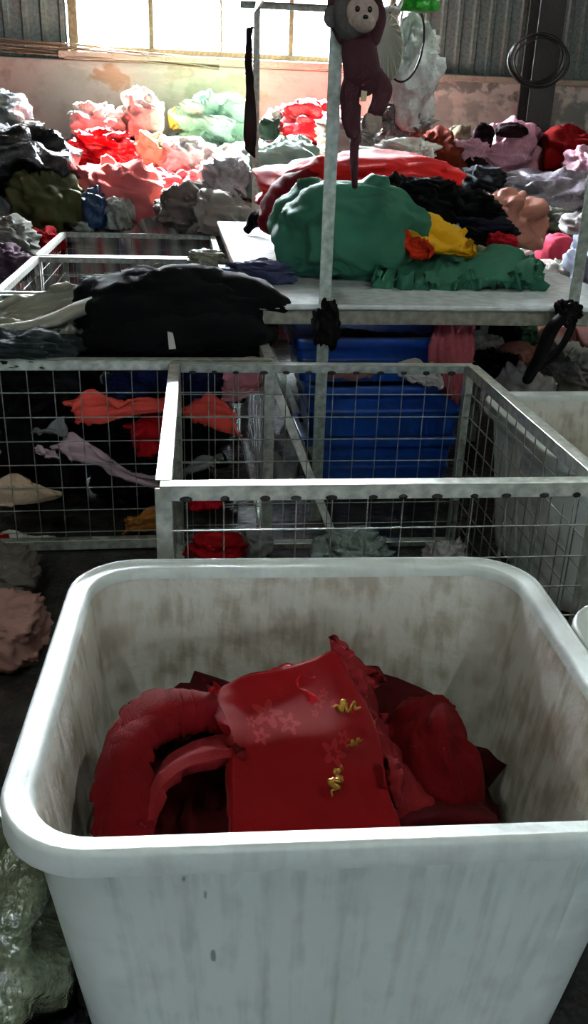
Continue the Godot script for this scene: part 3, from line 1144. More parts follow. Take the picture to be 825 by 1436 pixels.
	var rows2 := [
		[Vector3(0.301, 0.565, -1.515), Vector3(0.352, 0.521, -1.530), Vector3(0.393, 0.485, -1.540)],
		[Vector3(0.325, 0.523, -1.450), Vector3(0.357, 0.499, -1.470), Vector3(0.378, 0.465, -1.490)],
		[Vector3(0.346, 0.503, -1.380), Vector3(0.381, 0.469, -1.400), Vector3(0.432, 0.388, -1.430)],
		[Vector3(0.359, 0.487, -1.270), Vector3(0.420, 0.424, -1.300), Vector3(0.484, 0.358, -1.330)],
		[Vector3(0.357, 0.447, -1.200), Vector3(0.435, 0.406, -1.220), Vector3(0.529, 0.336, -1.250)],
		[Vector3(0.358, 0.350, -1.160), Vector3(0.427, 0.327, -1.160), Vector3(0.516, 0.290, -1.170)]]
	part("side_panel", sheet(rows2, org, {"amp": 0.008, "freq": 12.0, "thick": 0.02, "seed": 6}), rose, t)
	part("lining", blob(Vector3(0.11, 0.09, 0.10), {"seed": 31, "fold": 0.12}), red, t, Vector3(0.223, 0.433, -1.460) - org)
	var gold := mat("gold_braid", Color(0.62, 0.45, 0.16), 0.35, "none")
	gold.metallic = 0.6
	for g in [[486, 996, 1.368, 0.4], [474, 1088, 1.205, 1.4], [500, 1040, 1.272, 0.9]]:
		pass
	var k1 := frog(0.021)
	part("gold_clasp", k1, gold, t, Vector3(0.296, 0.546, -1.345) - org).rotation_degrees = Vector3(-35, 10, -10)
	part("gold_clasp", k1, gold, t, Vector3(0.251, 0.511, -1.183) - org).rotation_degrees = Vector3(-30, 0, 70)
	part("gold_clasp", frog(0.012), gold, t, Vector3(0.297, 0.527, -1.262) - org).rotation_degrees = Vector3(-30, 0, 20)

# embroidered braid clasp: a wavy leaf of raised cord with a knob
func frog(s: float) -> ArrayMesh:
	var pts: Array = []
	var rad: Array = []
	for i in 25:
		var f := i / 24.0
		pts.append(Vector3((f * 2.0 - 1.0) * 1.3 * s, sin(f * TAU * 3.0) * 0.42 * s * sin(f * PI), 0.10 * s * cos(f * TAU * 3.0)))
		rad.append(0.12 * s + 0.22 * s * sin(f * PI))
	return limb(pts, rad, {"seg": 8, "steps": 3, "flat": 0.45, "wrinkle": 0.3, "freq": 90.0})

# ------------------------------------------------------------------ clothes in and on the cages
func build_cage_clothes():
	var blk := cloth("black_cloth", Color(0.018, 0.018, 0.02), 0.9)
	var char_ := cloth("charcoal", Color(0.05, 0.05, 0.055), 0.9)
	var navy := cloth("navy", Color(0.03, 0.035, 0.075), 0.85)
	var beige := cloth("beige", Color(0.56, 0.55, 0.49))
	var slate := cloth("slate", Color(0.12, 0.15, 0.15))
	var coral := cloth("coral", Color(0.80, 0.28, 0.24))
	var red := cloth("red_plain", Color(0.55, 0.04, 0.07))
	var lilac := cloth("lilac_white", Color(0.72, 0.62, 0.66))
	var white := cloth("white_cloth", Color(0.80, 0.79, 0.76))
	var pinkw := cloth("pink_cotton", Color(0.68, 0.42, 0.45))
	# the dark fill of the second cage
	var g := "dark clothes in the cage"
	bag("dark_garment", Vector3(-0.62, 0.26, -3.84), Vector3(0.22, 0.26, 0.34), blk, {"seed": 41, "fold": 0.13, "flat": 0.85}, "black garments bunched low at the left of the stuffed cage", "clothing", g, false)
	bag("dark_garment", Vector3(-0.12, 0.22, -3.80), Vector3(0.28, 0.26, 0.38), navy, {"seed": 42, "fold": 0.15, "flat": 0.85}, "navy garment bunched low at the right of the stuffed cage", "clothing", g, false)
	bag("dark_garment", Vector3(-0.60, 0.56, -3.84), Vector3(0.24, 0.18, 0.34), char_, {"seed": 43, "fold": 0.14, "flat": 0.85}, "charcoal garment lying under the beige one in the stuffed cage", "clothing", g, false)
	bag("dark_garment", Vector3(-0.06, 0.58, -3.80), Vector3(0.30, 0.20, 0.38), blk, {"seed": 44, "fold": 0.14, "flat": 0.85}, "black garment filling the cage just below the black coat", "clothing", g, false)
	# the black coat heaped on top, one sleeve reaching right
	var t := thing("black_coat", "big black coat heaped on the stuffed cage, sleeve reaching right", "clothing", Vector3(-0.022, 0.695, -3.550))
	var org: Vector3 = t.position
	part("coat_body", blob(Vector3(0.42, 0.21, 0.28), {"seed": 52, "fold": 0.06, "big": 0.10, "flow": Vector3(1, 0.4, 0), "flat": 0.95}), blk, t, Vector3(-0.034, 0.821, -3.620) - org)
	part("sleeve", limb([Vector3(-0.163, 0.953, -3.720) - org, Vector3(0.085, 0.966, -3.620) - org, Vector3(0.269, 0.946, -3.550) - org, Vector3(0.403, 0.916, -3.500) - org], [0.06, 0.10, 0.10, 0.045], {"wrinkle": 0.08, "flat": 0.75, "seed": 5}), blk, t)
	part("coat_skirt", limb([Vector3(-0.350, 0.787, -3.420) - org, Vector3(-0.101, 0.819, -3.380) - org, Vector3(0.176, 0.834, -3.420) - org, Vector3(0.331, 0.795, -3.500) - org], [0.07, 0.11, 0.11, 0.07], {"wrinkle": 0.1, "flat": 0.7, "seed": 9}), blk, t)
	part("care_label", sheet([[Vector3(-0.058, 0.860, -3.255), Vector3(-0.039, 0.856, -3.250)], [Vector3(-0.054, 0.794, -3.250), Vector3(-0.028, 0.798, -3.245)]], org, {"nu": 4, "nv": 4, "amp": 0.0, "thick": 0.002, "ragged": 0.0}), white, t)
	# beige garment
	var t2 := thing("beige_garment", "pale beige garment trailing left off the stuffed cage", "clothing", Vector3(-0.454, 0.741, -3.600))
	org = t2.position
	part("garment_body", sheet([
		[Vector3(-0.857, 0.835, -3.700), Vector3(-0.693, 0.870, -3.750), Vector3(-0.502, 0.884, -3.850), Vector3(-0.326, 0.945, -3.950), Vector3(-0.104, 0.978, -4.000)],
		[Vector3(-0.840, 0.803, -3.600), Vector3(-0.679, 0.840, -3.650), Vector3(-0.492, 0.857, -3.750), Vector3(-0.321, 0.901, -3.850), Vector3(-0.116, 0.946, -3.920)],
		[Vector3(-0.810, 0.787, -3.450), Vector3(-0.656, 0.813, -3.500), Vector3(-0.476, 0.836, -3.600), Vector3(-0.328, 0.864, -3.720), Vector3(-0.168, 0.911, -3.800)],
		[Vector3(-0.792, 0.764, -3.350), Vector3(-0.639, 0.784, -3.380), Vector3(-0.461, 0.803, -3.450), Vector3(-0.359, 0.824, -3.550), Vector3(-0.252, 0.847, -3.660)]], org, {"amp": 0.018, "freq": 10.0, "seed": 11, "thick": 0.03, "flow": Vector2(0.3, 1.2)}), beige, t2)
	part("sleeve", limb([Vector3(-0.771, 0.812, -3.400) - org, Vector3(-0.534, 0.850, -3.420) - org, Vector3(-0.351, 0.915, -3.520) - org, Vector3(-0.118, 0.989, -3.720) - org], [0.05, 0.05, 0.05, 0.035], {"wrinkle": 0.12, "flat": 0.55, "seed": 12}), beige, t2)
	part("collar", limb([Vector3(-0.426, 0.922, -3.900) - org, Vector3(-0.388, 0.904, -3.860) - org, Vector3(-0.321, 0.923, -3.860) - org], [0.02, 0.028, 0.02], {"flat": 0.6, "wrinkle": 0.1}), slate, t2)
	bag("grey_green_garment", Vector3(-0.581, 0.789, -3.300), Vector3(0.173, 0.057, 0.140), slate, {"seed": 61, "fold": 0.14, "flat": 0.9}, "grey-green garment on the left front rail of the stuffed cage", "clothing", "", false)
	# colours pressed against the wire of the stuffed cage
	var s := {"amp": 0.008, "freq": 16.0, "thick": 0.012, "nu": 30, "nv": 20}
	cloth_piece("coral_garment", [
		[Vector3(-0.429, 0.607, -3.235), Vector3(-0.317, 0.618, -3.232), Vector3(-0.212, 0.602, -3.230), Vector3(-0.037, 0.618, -3.230)],
		[Vector3(-0.425, 0.565, -3.225), Vector3(-0.319, 0.572, -3.220), Vector3(-0.207, 0.576, -3.222), Vector3(-0.038, 0.585, -3.225)],
		[Vector3(-0.418, 0.515, -3.225), Vector3(-0.317, 0.510, -3.220), Vector3(-0.241, 0.542, -3.222), Vector3(-0.039, 0.557, -3.225)]], coral, s, "coral garment pressed behind the wires at the middle of the stuffed cage", "clothing", "bright clothes in the cage")
	cloth_piece("coral_shirt", [
		[Vector3(-0.025, 0.560, -3.270), Vector3(0.058, 0.590, -3.265), Vector3(0.127, 0.590, -3.262), Vector3(0.174, 0.544, -3.262)],
		[Vector3(-0.004, 0.538, -3.250), Vector3(0.062, 0.543, -3.250), Vector3(0.134, 0.537, -3.250), Vector3(0.190, 0.513, -3.250)],
		[Vector3(0.034, 0.514, -3.250), Vector3(0.084, 0.490, -3.250), Vector3(0.145, 0.466, -3.250), Vector3(0.218, 0.454, -3.250)]], coral, s, "coral shirt folded in the stuffed cage right of the bright cage rail", "clothing", "bright clothes in the cage")
	cloth_piece("red_cloth", [[Vector3(-0.215, 0.494, -3.300), Vector3(-0.151, 0.511, -3.300), Vector3(-0.093, 0.497, -3.290)], [Vector3(-0.212, 0.430, -3.290), Vector3(-0.150, 0.442, -3.280), Vector3(-0.095, 0.423, -3.280)], [Vector3(-0.193, 0.355, -3.290), Vector3(-0.148, 0.352, -3.280), Vector3(-0.097, 0.370, -3.280)]], red, s, "red cloth behind the wires just left of the bright cage rail", "clothing", "bright clothes in the cage")
	cloth_piece("lilac_garment", [
		[Vector3(-0.495, 0.432, -3.235), Vector3(-0.420, 0.449, -3.225), Vector3(-0.329, 0.404, -3.225), Vector3(-0.252, 0.327, -3.225), Vector3(-0.101, 0.290, -3.235)],
		[Vector3(-0.474, 0.402, -3.220), Vector3(-0.415, 0.397, -3.215), Vector3(-0.325, 0.373, -3.215), Vector3(-0.252, 0.311, -3.220), Vector3(-0.102, 0.269, -3.235)],
		[Vector3(-0.445, 0.365, -3.225), Vector3(-0.399, 0.356, -3.215), Vector3(-0.326, 0.349, -3.215), Vector3(-0.259, 0.293, -3.220), Vector3(-0.103, 0.248, -3.235)]], lilac, s, "pale lilac garment with a long twisted tail in the stuffed cage", "clothing", "bright clothes in the cage")
	cloth_piece("pale_scrap", [[Vector3(-0.551, 0.417, -3.230), Vector3(-0.522, 0.411, -3.228), Vector3(-0.500, 0.394, -3.228)], [Vector3(-0.544, 0.395, -3.225), Vector3(-0.518, 0.385, -3.222), Vector3(-0.498, 0.378, -3.224)]], lilac, s, "tiny pale scrap left of the lilac garment in the cage", "cloth scrap")
	cloth_piece("grey_scrap", [[Vector3(-0.558, 0.491, -3.230), Vector3(-0.510, 0.497, -3.228), Vector3(-0.461, 0.514, -3.228)], [Vector3(-0.553, 0.482, -3.225), Vector3(-0.505, 0.482, -3.222), Vector3(-0.464, 0.475, -3.224)]], mat("grey_cloth", Color(0.45, 0.45, 0.46)), s, "grey scrap below the coral garment in the stuffed cage", "cloth scrap")
	var lace := mat("lace", Color(0.95, 0.93, 0.9), 0.9, "lace", {"scale": 5.0})
	cloth_piece("lace_cloth", [
		[Vector3(-0.768, 0.282, -3.225), Vector3(-0.660, 0.288, -3.220), Vector3(-0.586, 0.280, -3.222), Vector3(-0.505, 0.231, -3.235)],
		[Vector3(-0.772, 0.236, -3.220), Vector3(-0.664, 0.236, -3.215), Vector3(-0.584, 0.233, -3.218), Vector3(-0.505, 0.225, -3.235)],
		[Vector3(-0.778, 0.186, -3.225), Vector3(-0.670, 0.180, -3.220), Vector3(-0.594, 0.190, -3.222), Vector3(-0.506, 0.216, -3.235)]], lace, s, "beige lace cloth at the left of the stuffed cage", "clothing", "bright clothes in the cage")
	cloth_piece("yellow_knit", [[Vector3(-0.219, 0.109, -3.260), Vector3(-0.178, 0.119, -3.250), Vector3(-0.115, 0.130, -3.250)], [Vector3(-0.243, 0.076, -3.250), Vector3(-0.180, 0.077, -3.245), Vector3(-0.116, 0.088, -3.245)], [Vector3(-0.262, 0.038, -3.250), Vector3(-0.181, 0.038, -3.245), Vector3(-0.118, 0.049, -3.245)]], mat("mustard", Color(0.62, 0.38, 0.10), 0.9, "knit"), s, "mustard yellow knit at the lower right of the stuffed cage", "clothing", "bright clothes in the cage")
	cloth_piece("white_cloth", [
		[Vector3(-0.803, 0.022, -3.260), Vector3(-0.661, 0.036, -3.250), Vector3(-0.579, 0.027, -3.250), Vector3(-0.440, -0.002, -3.250), Vector3(-0.298, -0.012, -3.250), Vector3(-0.132, -0.015, -3.260)],
		[Vector3(-0.802, -0.006, -3.240), Vector3(-0.661, 0.001, -3.230), Vector3(-0.578, -0.001, -3.230), Vector3(-0.439, -0.018, -3.230), Vector3(-0.298, -0.029, -3.230), Vector3(-0.132, -0.038, -3.240)],
		[Vector3(-0.806, -0.055, -3.235), Vector3(-0.665, -0.047, -3.225), Vector3(-0.582, -0.050, -3.225), Vector3(-0.441, -0.054, -3.225), Vector3(-0.299, -0.065, -3.225), Vector3(-0.133, -0.075, -3.235)]], white, s, "white cloth along the bottom rail of the stuffed cage", "clothing", "bright clothes in the cage")
	cloth_piece("red_scrap", [[Vector3(-0.771, 0.061, -3.230), Vector3(-0.737, 0.058, -3.220), Vector3(-0.714, 0.039, -3.220)], [Vector3(-0.774, 0.026, -3.225), Vector3(-0.740, 0.027, -3.220), Vector3(-0.716, 0.020, -3.220)]], red, s, "small red scrap on the white cloth at the left picture edge", "cloth scrap")
	cloth_piece("pink_cotton_shirt", [
		[Vector3(0.148, 0.722, -3.300), Vector3(0.211, 0.730, -3.290), Vector3(0.280, 0.727, -3.290), Vector3(0.310, 0.724, -3.290)],
		[Vector3(0.146, 0.651, -3.270), Vector3(0.209, 0.659, -3.260), Vector3(0.273, 0.659, -3.260), Vector3(0.309, 0.662, -3.270)],
		[Vector3(0.141, 0.588, -3.270), Vector3(0.190, 0.582, -3.260), Vector3(0.251, 0.608, -3.260), Vector3(0.307, 0.636, -3.270)]], pinkw, s, "dusty pink cotton shirt hanging under the rail right of the bright cage bar", "clothing", "bright clothes in the cage")
	bag("blue_bundle", Vector3(0.057, 0.632, -3.380), Vector3(0.094, 0.070, 0.100), mat("deep_blue", Color(0.03, 0.07, 0.18)), {"seed": 71, "fold": 0.1}, "deep blue bundle left of the dusty pink shirt", "clothing", "", false)
	bag("blue_bundle", Vector3(-0.185, 0.650, -3.340), Vector3(0.112, 0.063, 0.100), mat("deep_blue", Color.WHITE), {"seed": 72, "fold": 0.1}, "deep blue bundle above the coral garment in the cage", "clothing", "", false)
	cloth_piece("grey_strip", [[Vector3(-0.031, 0.311, -3.240), Vector3(0.054, 0.342, -3.235), Vector3(0.127, 0.371, -3.235)], [Vector3(-0.026, 0.289, -3.235), Vector3(0.059, 0.314, -3.230), Vector3(0.132, 0.355, -3.230)]], mat("grey_cloth", Color.WHITE), s, "narrow grey strip lying low right of the bright cage rail", "cloth scrap")
	bag("grey_sheet_bundle", Vector3(0.402, 0.295, -3.340), Vector3(0.077, 0.123, 0.100), mat("grey_cloth", Color.WHITE), {"seed": 73, "fold": 0.08}, "grey plastic bundle beside the leaning metal strip", "bundle", "", false)
	# scraps on the floor of the near cage
	bag("red_rag", Vector3(0.104, 0.157, -2.850), Vector3(0.108, 0.048, 0.060), red, {"seed": 75, "fold": 0.15, "lat": 24, "lon": 36}, "red rag on the floor of the near wire cage", "cloth scrap", "", false)
	bag("crimson_rag", Vector3(0.070, 0.266, -3.030), Vector3(0.064, 0.038, 0.050), cloth("crimson", Color(0.60, 0.05, 0.10)), {"seed": 76, "fold": 0.15, "lat": 24, "lon": 36}, "crimson rag caught on the back wires of the near cage", "cloth scrap", "", false)
	bag("grey_rag", Vector3(0.249, 0.138, -2.900), Vector3(0.060, 0.059, 0.060), mat("grey_cloth", Color.WHITE), {"seed": 77, "fold": 0.15, "lat": 24, "lon": 36}, "grey rag right of the red rag in the near cage", "cloth scrap", "", false)
	bag("crumpled_film", Vector3(0.591, 0.173, -2.750), Vector3(0.131, 0.072, 0.100), film("clear_film", Color(0.42, 0.47, 0.46), 0.2), {"seed": 78, "fold": 0.22, "fine": 0.08, "lat": 30, "lon": 44}, "crumpled grey-green plastic film at the middle of the near cage floor", "plastic scrap", "", false)
	bag("crumpled_film", Vector3(0.941, 0.142, -2.750), Vector3(0.081, 0.053, 0.080), film("clear_film2", Color(0.62, 0.60, 0.60), 0.2), {"seed": 79, "fold": 0.24, "fine": 0.08, "lat": 30, "lon": 44}, "small crumpled shiny wrapper right on the near cage floor", "plastic scrap", "", false)
	# contents of the two farther cages
	bag("grey_laundry", Vector3(-0.45, 0.30, -5.3), Vector3(0.36, 0.28, 0.42), mat("grey_cloth", Color.WHITE), {"seed": 81, "fold": 0.15, "flat": 0.95}, "grey laundry lying in the cage behind the beige garment", "clothing", "", false)
	bag("dark_laundry", Vector3(-0.05, 0.42, -4.9), Vector3(0.25, 0.30, 0.22), char_, {"seed": 82, "fold": 0.15, "flat": 0.95}, "dark laundry behind the black coat in the second last cage", "clothing", "", false)
	bag("pale_laundry", Vector3(-0.72, 0.52, -4.85), Vector3(0.16, 0.16, 0.18), beige, {"seed": 83, "fold": 0.18}, "pale crumpled laundry at the left of the second last cage", "clothing", "", false)
	bag("olive_laundry", Vector3(-0.35, 0.32, -6.7), Vector3(0.46, 0.26, 0.5), cloth("olive_dark", Color(0.12, 0.13, 0.10)), {"seed": 84, "fold": 0.12, "flat": 0.95}, "dark olive laundry filling the farthest cage", "clothing", "", false)
	bag("pale_sack", Vector3(0.146, 0.839, -5.500), Vector3(0.115, 0.046, 0.120), cloth("pale_sack", Color(0.66, 0.66, 0.60)), {"seed": 85, "fold": 0.2}, "pale patterned cloth in the right corner of the second last cage", "clothing", "", false)

# ------------------------------------------------------------------ clothes on the table
func build_table_clothes():
	var green := cloth("sea_green", Color(0.20, 0.41, 0.32), 0.75)
	var red := cloth("tomato", Color(0.75, 0.10, 0.09), 0.7)
	var yel := cloth("yellow", Color(0.85, 0.62, 0.06), 0.7)
	var blk := mat("black_cloth", Color.BLACK)
	var navy := mat("navy", Color.BLACK)
	var peach := cloth("peach", Color(0.70, 0.47, 0.41))
	var t := thing("green_sheet", "large sea-green sheet bundle lying on the sorting table behind the post", "bed sheet", Vector3(0.806, 0.926, -4.060))
	var org: Vector3 = t.position
	part("bundle", blob(Vector3(0.335, 0.245, 0.36), {"seed": 92, "fold": 0.07, "fine": 0.015, "ff": 1.4, "big": 0.12, "flow": Vector3(0.9, 0.6, 0.2), "stretch": 0.8, "flat": 0.80, "lat": 60, "lon": 90}), green, t, Vector3(0.80, 1.115, -4.33) - org)
	part("trailing_end", sheet([
		[Vector3(1.061, 1.186, -4.600), Vector3(1.194, 1.093, -4.500), Vector3(1.378, 1.021, -4.400), Vector3(1.587, 1.006, -4.350), Vector3(1.740, 0.980, -4.300)],
		[Vector3(0.981, 1.111, -4.300), Vector3(1.165, 1.047, -4.300), Vector3(1.334, 1.015, -4.250), Vector3(1.526, 1.071, -4.200), Vector3(1.705, 1.000, -4.150)],
		[Vector3(0.916, 1.026, -4.050), Vector3(1.103, 1.012, -4.050), Vector3(1.274, 1.008, -4.050), Vector3(1.467, 1.047, -4.020), Vector3(1.675, 0.995, -4.000)],
		[Vector3(0.867, 0.964, -3.880), Vector3(1.056, 0.952, -3.850), Vector3(1.220, 0.954, -3.850), Vector3(1.419, 0.957, -3.850), Vector3(1.620, 0.959, -3.850)]], org, {"amp": 0.015, "freq": 8.0, "thick": 0.05, "seed": 17, "nu": 60, "flow": Vector2(1.0, 0.5)}), green, t)
	var gr := "clothes on the sorting table"
	single("red_sheet", blob(Vector3(0.62, 0.20, 0.50), {"seed": 95, "fold": 0.05, "big": 0.12, "flow": Vector3(1, -0.3, 0), "stretch": 0.85, "flat": 0.75, "lat": 50, "lon": 80}), red, Vector3(1.090, 1.263, -5.550), "wide red sheet spread behind the green bundle on the table", "bed sheet")
	single("maroon_cloth", limb([Vector3(0.513, 1.096, -5.000), Vector3(0.566, 1.206, -5.150), Vector3(0.698, 1.286, -5.250), Vector3(0.890, 1.338, -5.300)], [0.09, 0.10, 0.10, 0.06], {"wrinkle": 0.1, "flat": 0.8, "seed": 21}), cloth("maroon", Color(0.38, 0.05, 0.09)), Vector3.ZERO, "maroon cloth wrapped along the left of the green bundle", "clothing", gr)
	cloth_piece("yellow_cloth", [
		[Vector3(1.003, 1.190, -4.300), Vector3(1.093, 1.241, -4.340), Vector3(1.194, 1.215, -4.360), Vector3(1.286, 1.157, -4.360), Vector3(1.356, 1.126, -4.340)],
		[Vector3(0.962, 1.160, -4.200), Vector3(1.069, 1.183, -4.180), Vector3(1.165, 1.152, -4.180), Vector3(1.267, 1.112, -4.180), Vector3(1.358, 1.081, -4.180)],
		[Vector3(0.940, 1.135, -4.120), Vector3(1.041, 1.110, -4.080), Vector3(1.148, 1.077, -4.050), Vector3(1.269, 1.060, -4.050), Vector3(1.376, 1.044, -4.080)]], yel, {"amp": 0.020, "freq": 13.0, "thick": 0.03, "seed": 23}, "bright yellow cloth crumpled on the green sheet", "clothing", gr)
	cloth_piece("orange_cloth", [[Vector3(0.936, 1.175, -4.100), Vector3(0.991, 1.161, -4.060), Vector3(1.056, 1.124, -4.040), Vector3(1.121, 1.096, -4.020)], [Vector3(0.939, 1.131, -4.040), Vector3(0.991, 1.104, -4.010), Vector3(1.054, 1.083, -3.990), Vector3(1.126, 1.072, -3.980)]], cloth("orange_red", Color(0.70, 0.16, 0.05)), {"amp": 0.012, "freq": 18.0, "thick": 0.03, "seed": 24, "nu": 24, "nv": 16}, "small orange-red cloth under the yellow one", "clothing", gr)
	single("black_clothes", blob(Vector3(0.24, 0.13, 0.16), {"seed": 97, "fold": 0.2, "ff": 2.2}), blk, Vector3(1.181, 1.221, -4.720), "black garment tucked between green sheet and red sheet", "clothing", gr)
	single("black_skirt", blob(Vector3(0.20, 0.12, 0.18), {"seed": 98, "fold": 0.2, "ff": 2.0}), blk, Vector3(1.496, 1.173, -4.850), "black skirt behind the yellow cloth on the table", "clothing", gr)
	single("patterned_blouse", blob(Vector3(0.09, 0.05, 0.07), {"seed": 99, "fold": 0.3, "ff": 2.6, "lat": 26, "lon": 40}), mat("lace", Color.WHITE), Vector3(1.241, 1.284, -4.750), "small patterned blouse on the black garment", "clothing", gr)
	single("navy_garment", blob(Vector3(0.19, 0.09, 0.16), {"seed": 100, "fold": 0.16}), navy, Vector3(1.571, 1.084, -4.650), "navy garment right of the yellow cloth", "clothing", gr)
	cloth_piece("white_collar", [[Vector3(1.430, 1.149, -4.620), Vector3(1.511, 1.131, -4.600), Vector3(1.619, 1.133, -4.600)], [Vector3(1.420, 1.131, -4.580), Vector3(1.497, 1.107, -4.550), Vector3(1.606, 1.122, -4.560)]], mat("white_cloth", Color.WHITE), {"amp": 0.008, "freq": 20.0, "nu": 20, "nv": 12, "seed": 4}, "white strip on the navy garment", "clothing", gr)
	single("crimson_garment", blob(Vector3(0.07, 0.045, 0.07), {"seed": 101, "fold": 0.16, "lat": 26, "lon": 40}), cloth("crimson", Color.RED), Vector3(1.621, 1.068, -4.450), "small crimson garment right of the navy one", "clothing", gr)
	cloth_piece("cream_cloth", [[Vector3(1.227, 1.180, -4.500), Vector3(1.339, 1.137, -4.500), Vector3(1.423, 1.085, -4.450), Vector3(1.497, 1.023, -4.400)], [Vector3(1.232, 1.152, -4.400), Vector3(1.324, 1.106, -4.400), Vector3(1.397, 1.058, -4.380), Vector3(1.494, 1.018, -4.300)]], cloth("cream", Color(0.78, 0.74, 0.62)), {"amp": 0.012, "freq": 18.0, "thick": 0.03, "seed": 25, "nu": 24, "nv": 16}, "cream cloth showing under the yellow one", "clothing", gr)
	single("peach_bundle", blob(Vector3(0.20, 0.17, 0.22), {"seed": 103, "fold": 0.10, "flow": Vector3(1, -0.4, 0)}), peach, Vector3(1.832, 1.121, -5.000), "peach bundle at the right end of the clothes on the table", "clothing", gr)
	single("peach_sleeve", limb([Vector3(1.487, 1.278, -5.450), Vector3(1.603, 1.247, -5.350), Vector3(1.707, 1.196, -5.200), Vector3(1.826, 1.179, -5.100)], [0.05, 0.075, 0.08, 0.10], {"wrinkle": 0.12, "flat": 0.7, "seed": 33}), peach, Vector3.ZERO, "peach sleeve running left from the peach bundle", "clothing", gr)
	single("slate_blue_cloth", blob(Vector3(0.165, 0.06, 0.13), {"seed": 105, "fold": 0.16, "ff": 2.0, "flow": Vector3(1, 0.2, 0)}), cloth("slate_blue", Color(0.24, 0.25, 0.36)), Vector3(0.329, 0.957, -4.050), "slate blue cloth at the left corner of the table", "clothing", gr)
	single("black_bag_strap", limb([Vector3(0.432, 0.956, -6.000), Vector3(0.497, 1.021, -6.000), Vector3(0.572, 1.049, -5.900), Vector3(0.617, 1.007, -5.700)], [0.03, 0.05, 0.05, 0.04], {"wrinkle": 0.15, "seed": 35}), blk, Vector3.ZERO, "black strap end lying on the bare white tabletop", "strap", gr)
	single("white_shirt", blob(Vector3(0.26, 0.11, 0.2), {"seed": 107, "fold": 0.22, "ff": 2.1}), mat("white_cloth", Color.WHITE), Vector3(1.500, 1.415, -6.300), "white shirt with grey folds lying beyond the red sheet", "clothing", gr)
	single("white_plate_bag", blob(Vector3(0.05, 0.14, 0.10), {"seed": 108, "fold": 0.05}), film("white_film", Color(0.88, 0.88, 0.87)), Vector3(1.650, 1.368, -6.200), "smooth white bag edge right of the white shirt", "bag", gr)

